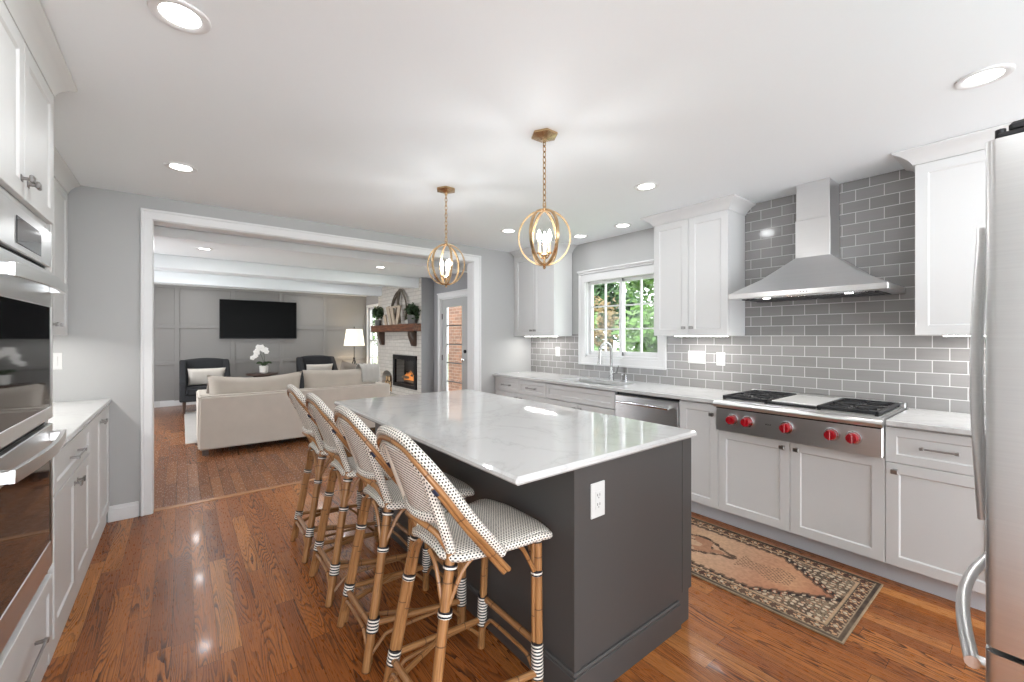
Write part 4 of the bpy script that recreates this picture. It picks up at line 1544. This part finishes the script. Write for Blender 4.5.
# ------------------------------------------------------------------ pendants
def make_pendant(x, y, label):
    T = thing('pendant_light', (x, y, 1.76), label, 'pendant light', 'brass orb pendants over the island')
    b = B().lathe((x, y, ZC), [(0, -.001), (.07, -.001), (.074, -.006), (.074, -.013), (.035, -.022), (.014, -.03), (.01, -.045), (0, -.045)], 6)
    build('canopy', b, M['brass'], T, smooth=20)
    zc, R = 1.903, .148
    # chain of links
    b = B()
    z = 2.42; k = 0
    while z > zc + R + .03:
        pts = []
        for q in range(12):
            a = 2 * PI * q / 12
            u, w = .0085 * math.cos(a), .018 * math.sin(a)
            pts.append((x + (u if k % 2 else 0), y + (0 if k % 2 else u), z - .012 + w))
        b.tube(pts, .0030, 6, closed=True)
        z -= .029; k += 1
    pts = [(x + .011 * math.cos(2 * PI * q / 16) * .9, y, zc + R + .024 + .012 * math.sin(2 * PI * q / 16)) for q in range(16)]
    b.tube(pts, .0028, 6, closed=True)
    build('chain', b, M['brass'], T)
    for k in range(3):
        a0 = PI * k / 3 + .30
        pts = [(x + R * .93 * math.sin(2 * PI * q / 48) * math.cos(a0), y + R * .93 * math.sin(2 * PI * q / 48) * math.sin(a0), zc + R * math.cos(2 * PI * q / 48)) for q in range(48)]
        # flat band section: built as a ribbon with thickness
        b = B()
        vs = []; fs = []
        tn = Vector((-math.sin(a0), math.cos(a0), 0))
        for p in pts:
            p = Vector(p); rd = (p - Vector((x, y, zc))).normalized()
            for (du, dr) in ((-.007, -.0042), (.007, -.0042), (.007, .0042), (-.007, .0042)):
                vs.append(p + tn * du + rd * dr)
        for q in range(48):
            w = (q + 1) % 48
            for e in range(4):
                f_ = (e + 1) % 4
                fs.append((q * 4 + e, q * 4 + f_, w * 4 + f_, w * 4 + e))
        b.add(vs, fs)
        build('ring', b, M['brass'], T)
    b = B().lathe((x, y, zc), [(0, -R - .022), (.006, -R - .018), (.009, -R - .010), (.005, -R - .004), (.012, -R), (.012, -R + .006), (.006, -R + .02), (.008, -R + .045), (.02, -R + .055), (.008, -R + .065), (0, -R + .065)], 16)
    b.lathe((x, y, zc), [(0, R - .01), (.016, R - .006), (.018, R + .004), (.008, R + .012), (0, R + .014)], 16)
    build('finial', b, M['brass'], T)
    for k in range(3):
        a = 2 * PI * k / 3 + .8
        cx, cy = x + .032 * math.cos(a), y + .032 * math.sin(a)
        zb = zc - R + .055
        ar = build('arm', B().tube(cat([(x, y, zb - .005), ((x + cx) / 2, (y + cy) / 2, zb - .018), (cx, cy, zb + .004)], 5), .004, 8).lathe((cx, cy, zb), [(0, 0), (.013, .004), (.015, .01), (.009, .014), (0, .014)], 14), M['brass'], T)
        build('candle_sleeve', B().cyl((cx, cy, zb + .012), .0085, .062, 2, 14), M['candle'], ar)
        build('bulb', B().lathe((cx, cy, zb + .074), [(0, 0), (.006, 0), (.0125, .018), (.0115, .032), (.005, .052), (.0, .062)], 14), M['bulb_glow'], ar)
    return T
pa = make_pendant(1.535, 1.68, 'nearer brass orb pendant with candle bulbs over the island')
pb_ = dup(pa, (1.535, 2.75, 1.76), 'farther brass orb pendant with candle bulbs over the island')
for y in (1.68, 2.75):
    lamp('pendant_lamp', 'POINT', (1.535, y, 1.91), 8, (.96, .97, 1), .04)

# ------------------------------------------------------------------ recessed ceiling lights
def make_can(x, y, label, group):
    T = thing('recessed_light', (x, y, ZC - .012), label, 'ceiling light', group)
    b = B().lathe((x, y, ZC), [(.086, -.0005), (.084, -.006), (.076, -.009), (.062, -.006), (.056, -.002)], 40)
    build('trim_ring', b, M['trim_white'], T)
    b = B().lathe((x, y, ZC), [(0, -.0035), (.057, -.0035)], 40)
    build('diffuser', b, M['can_glow'], T)
    return T
KG, LG = 'recessed lights of the kitchen ceiling', 'recessed lights of the living room ceiling'
cans = [(-.003, 1.819, 'large round ceiling light nearest the top left corner, above the oven side', KG),
        (-.002, 3.44, 'round ceiling light before the left end of the wide opening', KG),
        (2.645, .176, 'round ceiling light at the right edge above the cooktop cabinets', KG),
        (2.645, 1.806, 'round ceiling light in front of the range hood and wall cabinet', KG),
        (2.64, 3.43, 'round ceiling light left of the nearer pendant orb, by the far corner', KG),
        (3.39, 3.14, 'small ceiling light above the left part of the window', KG),
        (3.39, 2.58, 'small ceiling light above the right part of the window', KG),
        (.225, 6.44, 'left ceiling light of the living room above the sofa', LG),
        (2.44, 6.44, 'right ceiling light of the living room above the sofa', LG)]
c0_ = None
for (x, y, lb, g) in cans:
    if c0_ is None:
        c0_ = make_can(x, y, lb, g)
    else:
        c_ = dup(c0_, (x, y, ZC - .012), lb); c_['group'] = g
    small = x > 3
    lamp('can_or_fill_lamp', 'AREA', (x, y, ZC - .018), CAN_W * (.3 if small else (2.2 if y > 5 else 1)), (.95, .98, 1), .11)
for (x, y) in ((-.0, .18), (-.0, -1.4), (2.645, -1.4), (.225, 8.3), (2.44, 8.3), (.225, 10.0), (2.44, 10.0)):  # no fixtures here; beyond the can grid, unseen lamps added to light the rooms
    lamp('can_or_fill_lamp', 'AREA', (x, y, ZC - .018), CAN_W * (1 if y < 5 else 2.2), (.95, .98, 1), .11)

# ------------------------------------------------------------------ living room
tag(build('area_rug', B().box(.04, 3.0, 6.80, 9.7, .0005, .012, .004), M['rug_pale'], loc=(1.5, 8.2, 0)), 'pale grey area rug under the seating group', 'rug')
T = thing('sofa', (1.28, 6.5, 0), 'long beige linen sofa seen from behind', 'sofa')
build('back', B().box(.155, 2.42, 6.0, 6.17, .07, .685, .02), M['sofa_linen'], T, bevel=.01)
for (x0, x1) in ((.156, .33), (2.245, 2.419)):
    build('arm', B().box(x0, x1, 6.15, 6.97, .07, .67, .02), M['sofa_linen'], T, bevel=.01)
build('seat_base', B().box(.32, 2.26, 6.16, 6.96, .07, .30, .015), M['sofa_linen'], T)
for (x0, x1) in ((.335, 1.285), (1.29, 2.24)):
    build('seat_cushion', B().box(x0, x1, 6.17, 6.98, .30, .46, .05), M['sofa_cushion'], T, bevel=.02)
def cushion(x0, x1, y, z0, z1, t, lean, sag):
    b = B().pillow(((x0 + x1) / 2, y, (z0 + z1) / 2), x1 - x0, z1 - z0, t, (lean, 0, 0), 18, .28)
    b.v = [(x, yy, z - sag * math.sin(PI * (x - x0) / (x1 - x0)) * (1 if z > (z0 + z1) / 2 else .1)) for x, yy, z in b.v]
    return build('back_cushion', b, M['sofa_cushion'], T, smooth=60)
cushion(.24, 1.285, 6.27, .46, .915, .24, .10, .045)
cushion(1.29, 2.33, 6.27, .46, .925, .24, .10, .01)
for (x, y) in ((.22, 6.06), (2.36, 6.06), (.22, 6.9), (2.36, 6.9)):
    build('foot', B().box(x - .03, x + .03, y - .03, y + .03, (0 if y < 6.8 else .012), .075), M['walnut'], T)
def throw_pillow(name, label, c, w, h, t, rot, m):
    return tag(build(name, B().pillow(c, w, h, t, rot), M[m], loc=c, smooth=60), label, 'pillow')
throw_pillow('throw_pillow', 'taupe throw pillow at the left end of the sofa', (.42, 6.56, .66), .42, .40, .14, (.25, 0, .5), 'pillow_taupe')
throw_pillow('throw_pillow', 'grey throw pillow showing above the right sofa cushion', (2.05, 6.52, .72), .50, .50, .15, (.2, .3, -.2), 'pillow_taupe')
b = B()
vs = []; fs = []; rnd = random.Random(2)
nu, nv = 14, 16
for i in range(nu + 1):
    for j in range(nv + 1):
        a = j / nv
        x = 2.05 + .27 * i / nu
        path = [(6.125, .72), (6.135, .80), (6.16, .905), (6.22, .965), (6.31, .965), (6.40, .92), (6.46, .80), (6.50, .70)]
        q = a * (len(path) - 1); k = min(int(q), len(path) - 2); f_ = q - k
        yy = path[k][0] * (1 - f_) + path[k + 1][0] * f_; zz = path[k][1] * (1 - f_) + path[k + 1][1] * f_
        vs.append((x, yy, zz + .006 * math.sin(i * 1.7) + .004 * rnd.random()))
for i in range(nu):
    for j in range(nv):
        a = i * (nv + 1) + j
        fs.append((a, a + nv + 1, a + nv + 2, a + 1))
b.add(vs, fs)
tag(build('throw_blanket', b, M['throw_grey'], loc=(2.18, 6.3, .7), solid=.012, smooth=60), 'light grey throw folded over the right end of the sofa back', 'blanket')

def armchair(x0, x1, yb, label):
    """faces the camera side (-y); back at yb"""
    cx = (x0 + x1) / 2; w = x1 - x0
    T = thing('armchair', (cx, yb - .4, 0), label, 'armchair', 'charcoal armchairs before the panelled wall')
    # back with rolled scoop top
    b = B()
    n_ = 12
    out = []
    for k in range(n_ + 1):
        s_ = k / n_
        xx = x0 + .03 + (w - .06) * s_
        out.append((xx, .915 + .05 * math.sin(PI * s_) ** .6))
    pts = [(x0 + .03, .30)] + out + [(x1 - .03, .30)]
    b.prism([(p[0], p[1]) for p in pts], 1, yb - .14, yb - .01)
    b.v = [(x, y + (z - .3) * .10, z) for x, y, z in b.v]
    build('backrest', b, M['charcoal_fabric'], T, bevel=.03)
    for s_, xx in ((1, x0), (-1, x1)):
        b = B()
        prof = [(yb + .055, .935), (yb - .10, .93), (yb - .22, .84), (yb - .34, .70), (yb - .50, .60), (yb - .72, .565), (yb - .74, .22), (yb - .02, .22)]
        b.prism(prof, 0, min(xx, xx + s_ * .10), max(xx, xx + s_ * .10))
        build('arm', b, M['charcoal_fabric'], T, bevel=.025)
    build('seat_base', B().box(x0 + .05, x1 - .05, yb - .74, yb - .06, .22, .34, .02), M['charcoal_fabric'], T)
    build('seat_cushion', B().box(x0 + .095, x1 - .095, yb - .77, yb - .12, .34, .47, .03), M['charcoal_fabric'], T, bevel=.02)
    for (x, y) in ((x0 + .07, yb - .68), (x1 - .07, yb - .68), (x0 + .07, yb - .08), (x1 - .07, yb - .08)):
        build('leg', B().tube([(x, y, .225), (x, y, (.0125 if y < 9.7 else 0))], [.028, .018], 10), M['walnut'], T)
    return T
armchair(-.03, .745, 10.13, 'charcoal armchair on the left before the panelled wall')
armchair(1.97, 2.735, 10.13, 'charcoal armchair on the right near the floor lamp')
throw_pillow('throw_pillow', 'cream throw pillow on the left charcoal armchair', (.38, 9.80, .63), .58, .33, .14, (.28, 0, 0), 'pillow_cream')
throw_pillow('throw_pillow', 'cream throw pillow on the right charcoal armchair', (2.36, 9.80, .63), .54, .33, .14, (.28, 0, 0), 'pillow_cream')

T = thing('side_table', (1.31, 10.0, 0), 'round dark wood side table between the two armchairs', 'side table')
build('table_top', B().lathe((1.31, 10.0, .595), [(0, 0), (.27, 0), (.29, .008), (.29, .027), (.28, .035), (0, .035)], 32), M['walnut'], T)
build('apron', B().lathe((1.31, 10.0, .53), [(.16, 0), (.17, .066), (0, .066), (0, 0), (.16, 0)], 24), M['walnut'], T)
for k in range(3):
    a = 2 * PI * k / 3 + .5
    build('leg', B().tube([(1.31 + .13 * math.cos(a), 10.0 + .13 * math.sin(a), .56), (1.31 + .22 * math.cos(a), 10.0 + .22 * math.sin(a), 0)], [.018, .012], 8), M['walnut'], T)
T = thing('potted_orchid', (1.33, 9.95, .63), 'white orchid in a white pot on the side table', 'plant')
build('pot', B().lathe((1.33, 9.95, .63), [(0, 0), (.055, 0), (.075, .02), (.082, .15), (.076, .155), (.07, .14), (0, .135)], 20), M['pot_white'], T)
b = B().tube(cat([(1.33, 9.95, .76), (1.34, 9.95, .95), (1.30, 9.94, 1.10), (1.20, 9.93, 1.15)], 5), .004, 6).tube(cat([(1.33, 9.95, .76), (1.31, 9.94, .92), (1.24, 9.93, 1.06), (1.15, 9.92, 1.02)], 5), .004, 6)
build('stem', b, M['leaf_house'], T)
rnd = random.Random(8)
b = B()
for k in range(15):
    tq = k / 14
    c = (1.15 + .20 * tq + rnd.uniform(-.03, .03), 9.93 + rnd.uniform(-.04, .04), .93 + .22 * math.sin(2.2 * tq + .2) + rnd.uniform(-.03, .03))
    for q in range(5):
        a = 2 * PI * q / 5 + k
        b.ball((c[0] + .026 * math.cos(a), c[1] - .01, c[2] + .026 * math.sin(a)), .024, 8, 5, (1, .25, 1))
build('blossom', b, M['petal'], T)
b = B()
for k in range(5):
    a = 2 * PI * k / 5
    b.tube(cat([(1.33, 9.95, .77), (1.33 + .07 * math.cos(a), 9.95 + .07 * math.sin(a), .85), (1.33 + .15 * math.cos(a), 9.95 + .15 * math.sin(a), .83)], 5), [.008] + [.02] * 8 + [.008] * 2, 8, flat=.3)
build('leaf', b, M['leaf_house'], T)

T = thing('television', (1.354, YT - .05, 1.335), 'large black flat television mounted on the panelled wall', 'television')
build('bezel', B().box(.624, 2.083, YT - .075, YT - .03, 1.335, 2.162, .006), M['black'], T)
build('screen', B().box(.634, 2.073, YT - .078, YT - .074, 1.352, 2.152), M['tv_screen'], T)
build('wall_mount', B().box(1.15, 1.55, YT - .032, YT - .0, 1.6, 1.9), M['black_metal'], T)

T = thing('floor_lamp', (3.23, 10.2, 0), 'tripod floor lamp with white drum shade in the corner by the window', 'floor lamp')
build('lamp_shade', B().lathe((3.23, 10.2, 1.165), [(.235, 0), (.18, .39), (.176, .39), (.231, 0)], 32), M['lamp_shade'], T)
build('pole', B().tube([(3.23, 10.2, .86), (3.23, 10.2, 1.60)], .009, 10).ball((3.23, 10.2, 1.605), .014).ball((3.23, 10.2, .87), .028), M['black_metal'], T)
for k in range(3):
    a = 2 * PI * k / 3 + .35
    build('leg', B().tube([(3.23, 10.2, .87), (3.23 + .33 * math.cos(a), 10.2 + .33 * math.sin(a), 0.0)], [.010, .009], 8), M['black_metal'], T)
lamp('floor_lamp_light', 'POINT', (3.23, 10.2, 1.33), 14, (1, .82, .6), .05)

# chimney breast with firebox hole and arched log niche
BX = 3.45
BY0, BY1 = 7.10, 9.24
FY0, FY1, FZ0, FZ1 = 7.27, 8.355, .385, 1.015
NYa, NYb, NZa, NZb = 8.46, 9.0, .22, .60
b = B()
b.box(BX, XR, BY0, BY1, 0, NZa).box(BX, XR, BY0, NYa, NZa, FZ0)
b.box(BX, XR, BY0, FY0, FZ0, FZ1).box(BX, XR, FY1, NYa, FZ0, FZ1).box(BX, XR, NYb, BY1, NZa, FZ1).box(BX, XR, BY0, BY1, FZ1, ZC - .001)
# arch head of the niche
yc, ra = (NYa + NYb) / 2, (NYb - NYa) / 2
arc = [(yc + ra * math.cos(PI * k / 16), NZb - .13 + ra * .6 * math.sin(PI * k / 16) + .03) for k in range(17)]
b.prism([(NYb, FZ1)] + arc + [(NYa, FZ1)], 0, BX, XR)
struct('chimney_breast', b, M['painted_brick'], 'white painted brick chimney breast')
struct('wall_return', B().box(BX + .002, XR, BY0 - .012, BY0 - .0005, 0, ZC - .001), M['wall_dark_grey'], 'grey side of the chimney breast')
struct('hearth', B().box(BX - .34, BX - .001, BY0 + .05, BY1 - .05, .0005, .20, .01), M['painted_brick'], 'raised painted brick hearth')
T = thing('fireplace_insert', (BX, 7.81, .385), 'black glass-fronted gas fireplace insert in the brick', 'fireplace')
b = B()
x0 = BX - .03
b.box(x0, BX + .02, FY0, FY0 + .09, FZ0, FZ1, .004).box(x0, BX + .02, FY1 - .09, FY1, FZ0, FZ1, .004).box(x0 + .001, BX + .02, FY0, FY1, FZ0, FZ0 + .07, .004).box(x0 + .001, BX + .02, FY0, FY1, FZ1 - .09, FZ1, .004)
build('frame', b, M['black'], T)
build('firebox', B().box(XR - .03, XR - .01, FY0 + .01, FY1 - .01, FZ0 + .01, FZ1 - .01).box(BX + .02, XR - .03, FY0 + .01, FY1 - .01, FZ0 + .01, FZ0 + .06), M['iron'], T)
b = B()
b.tube([(3.56, 7.50, .49), (3.58, 8.10, .50)], .035, 10).tube([(3.62, 7.55, .56), (3.52, 8.05, .57)], .032, 10).tube([(3.55, 7.65, .62), (3.6, 8.0, .60)], .025, 10)
build('ceramic_log', b, M['log'], T)
b = B()
rnd = random.Random(3)
for k in range(9):
    y = 7.58 + k * .055; h = .08 + .09 * math.sin(PI * k / 8) * rnd.uniform(.6, 1.2)
    b.tube([(3.55, y, .52), (3.55, y + .01, .55 + h * .4), (3.555, y - .008, .55 + h)], [.022, .016, .001], 8)
build('flame', b, M['fire'], T)
build('glass_panel', B().box(BX - .012, BX - .008, FY0 + .08, FY1 - .08, FZ0 + .06, FZ1 - .08), M['glass'], T, smooth=0)
# firewood in the niche
rows = [(.0, [8.54, 8.66, 8.79, 8.91]), (.105, [8.60, 8.73, 8.86]), (.21, [8.66, 8.80])]
lb = ['left', 'middle', 'right', 'end']
fw = None
for ri, (dz, ys) in enumerate(rows):
    for yi_, y in enumerate(ys):
        r = .056
        loc = (3.47, y, NZa + .001 + r + dz)
        lab = 'split firewood log stacked in the arched brick niche'
        if fw is None:
            fw = thing('firewood_log', loc, lab, 'firewood', 'firewood logs in the brick niche')
            build('bark', B().tube([(loc[0], y, loc[2]), (3.68, y, loc[2])], r, 9), M['log'], fw)
            build('cut_end', B().tube([(loc[0] - .001, y, loc[2]), (loc[0] - .003, y, loc[2])], r * .9, 9), M['log_end'], fw)
        else:
            dup(fw, loc, lab)
# mantel
T = thing('mantel_shelf', (3.4, 8.1, 1.475), 'dark rustic timber mantel beam on two corbels', 'mantel')
build('beam', B().box(BX - .16, BX - .001, 7.10, 9.26, 1.477, 1.617, .006), M['dark_wood'], T)
for y in (7.28, 8.85):
    build('corbel', B().prism([(BX - .001, 1.476), (BX - .13, 1.476), (BX - .13, 1.40), (BX - .06, 1.20), (BX - .001, 1.20)], 1, y, y + .13), M['walnut'], T, bevel=.006)
def bush(b, c, r, n_, s=.035, rnd=random.Random(4)):
    for k in range(n_):
        d = Vector((rnd.gauss(0, 1), rnd.gauss(0, 1), rnd.gauss(0, 1))).normalized() * r * rnd.uniform(.35, 1.12)
        p = Vector(c) + d
        u = Vector((rnd.gauss(0, 1), rnd.gauss(0, 1), rnd.gauss(0, 1))).normalized()
        w = u.orthogonal().normalized()
        b.add([p - u * s, p + w * s * .5, p + u * s, p - w * s * .5], [(0, 1, 2, 3)])
T = thing('topiary', (3.37, 9.03, 1.617), 'small ball topiary in a dark pot on the left of the mantel', 'plant')
build('pot', B().lathe((3.37, 9.03, 1.6175), [(0, 0), (.06, 0), (.075, .12), (.065, .12), (0, .11)], 4), M['pot_grey'], T, smooth=0)
build('trunk', B().tube([(3.37, 9.03, 1.72), (3.37, 9.03, 1.82)], .01, 8), M['bark'], T)
b = B(); bush(b, (3.37, 9.03, 1.90), .13, 420, .036); build('foliage', b, M['leaf_house'], T, smooth=0)
T = thing('potted_plant', (3.37, 7.30, 1.617), 'leafy plant in a grey planter on the right of the mantel', 'plant')
build('planter', B().lathe((3.37, 7.30, 1.6175), [(0, 0), (.09, 0), (.105, .16), (.09, .16), (0, .15)], 4), M['pot_grey'], T, smooth=0)
b = B()
for k in range(7):
    bush(b, (3.37 + random.Random(k).uniform(-.04, .04), 7.32 + (k - 3) * .05, 1.84 + .09 * math.sin(k * 2.3)), .085, 75, .036)
build('foliage', b, M['leaf_house'], T, smooth=0)
T = thing('mantel_ornament', (3.36, 8.0, 1.617), 'weathered wood arch ornament with twig hoop standing on the mantel', 'ornament')
arch_ = [(3.40, 7.66, 1.72), (3.40, 7.62, 1.95), (3.40, 7.74, 2.18), (3.40, 7.92, 2.31), (3.40, 8.12, 2.22), (3.40, 8.30, 2.0), (3.40, 8.38, 1.72)]
rnd = random.Random(11)
b = B()
for k in range(4):
    pts = [(x + rnd.uniform(-.015, .015), y + rnd.uniform(-.02, .02), z + rnd.uniform(-.02, .02)) for x, y, z in arch_]
    b.tube(cat(pts, 5), .014, 6)
build('twig_hoop', b, M['twig'], T)
b = B()
b.tube(cat([(3.38, 8.02, 2.25), (3.38, 7.95, 1.95), (3.37, 7.86, 1.65)], 5), .022, 8).tube(cat([(3.38, 7.90, 2.27), (3.38, 8.03, 1.95), (3.37, 8.18, 1.65)], 5), .022, 8)
build('branch', b, M['twig'], T)
b = B()
for (ya, yb_, zt_, wt) in ((8.40, 8.22, 2.0, .075), (8.20, 8.04, 1.98, .075), (7.80, 7.92, 1.98, .075), (8.56, 8.46, 1.83, .07)):
    b.prism([(ya - wt, zt_), (ya + wt, zt_ - .02), (yb_ + wt * .7, 1.618), (yb_ - wt * .7, 1.618)], 0, 3.32, 3.345)
b.box(3.318, 3.345, 7.78, 8.36, 1.95, 1.985)
build('wood_slat', b, M['driftwood'], T)

# floor register in the baseboard
tag(build('floor_vent', B().box(-.46, -.33, YT - .03, YT - .013, .02, .12, .003), M['outlet_white'], loc=(-.4, YT - .03, .02)), 'small white vent cover at the foot of the panelled wall', 'vent')

# ------------------------------------------------------------------ outside
struct('ground', B().box(XR + .12, 40, -14, 34, -.25, -.12), M['grass'], 'lawn outside')
struct('patio', B().box(XR + .12, 6.2, 4.4, 11.5, -.12, -.03), M['patio'], 'paved patio outside the glazed door')
tag(build('brick_pier', B().box(5.2, 5.33, 8.62, 9.2, -.03, 3.2), M['red_brick'], loc=(5.26, 8.9, 0)), 'red brick wall pier seen through the glazed door', 'brick wall')
def tree(x, y, h, r, mname, label, seed, nleaf=3800, s=.10):
    rnd = random.Random(seed)
    T = thing('tree', (x, y, -.12), label, 'tree', 'trees behind the house')
    build('trunk', B().tube(cat([(x, y, -.12), (x + .1, y - .05, h * .35), (x - .05, y + .1, h * .7)], 5), [.16] * 4 + [.12] * 3 + [.08] * 4, 8), M['bark'], T)
    b = B()
    for k in range(11):
        c = (x + rnd.uniform(-.6, .6) * r, y + rnd.uniform(-.75, .75) * r, rnd.uniform(.12, 1.0) * h)
        bush(b, c, r * rnd.uniform(.38, .6), nleaf // 11, s, rnd)
    build('foliage', b, M[mname], T, smooth=0)
tree(9.6, 5.9, 4.0, 1.35, 'leaf_green', 'bright green tree seen through the right panes of the kitchen window', 1, 4500, .10)
tree(9.8, 9.6, 4.0, 1.35, 'leaf_warm', 'yellowish tree seen through the left panes of the kitchen window', 2, 4000, .10)
tree(14.5, 11.8, 6.2, 2.2, 'leaf_dark', 'dark green tree behind the yellowish one', 3, 6500, .17)
tree(7.0, 6.3, 1.9, .55, 'leaf_green', 'small green shrub below the kitchen window view', 4, 1500, .06)
tree(20.5, 17.5, 8.0, 3.0, 'leaf_green', 'tall pale green tree farthest behind the kitchen window', 5, 7000, .24)
tree(14.8, 4.8, 6.0, 2.0, 'leaf_green', 'tall green tree on the far right outside the kitchen window', 6, 5000, .17)
tree(6.8, 17.5, 4.6, 2.2, 'leaf_green', 'green tree seen through the narrow living room window', 7)
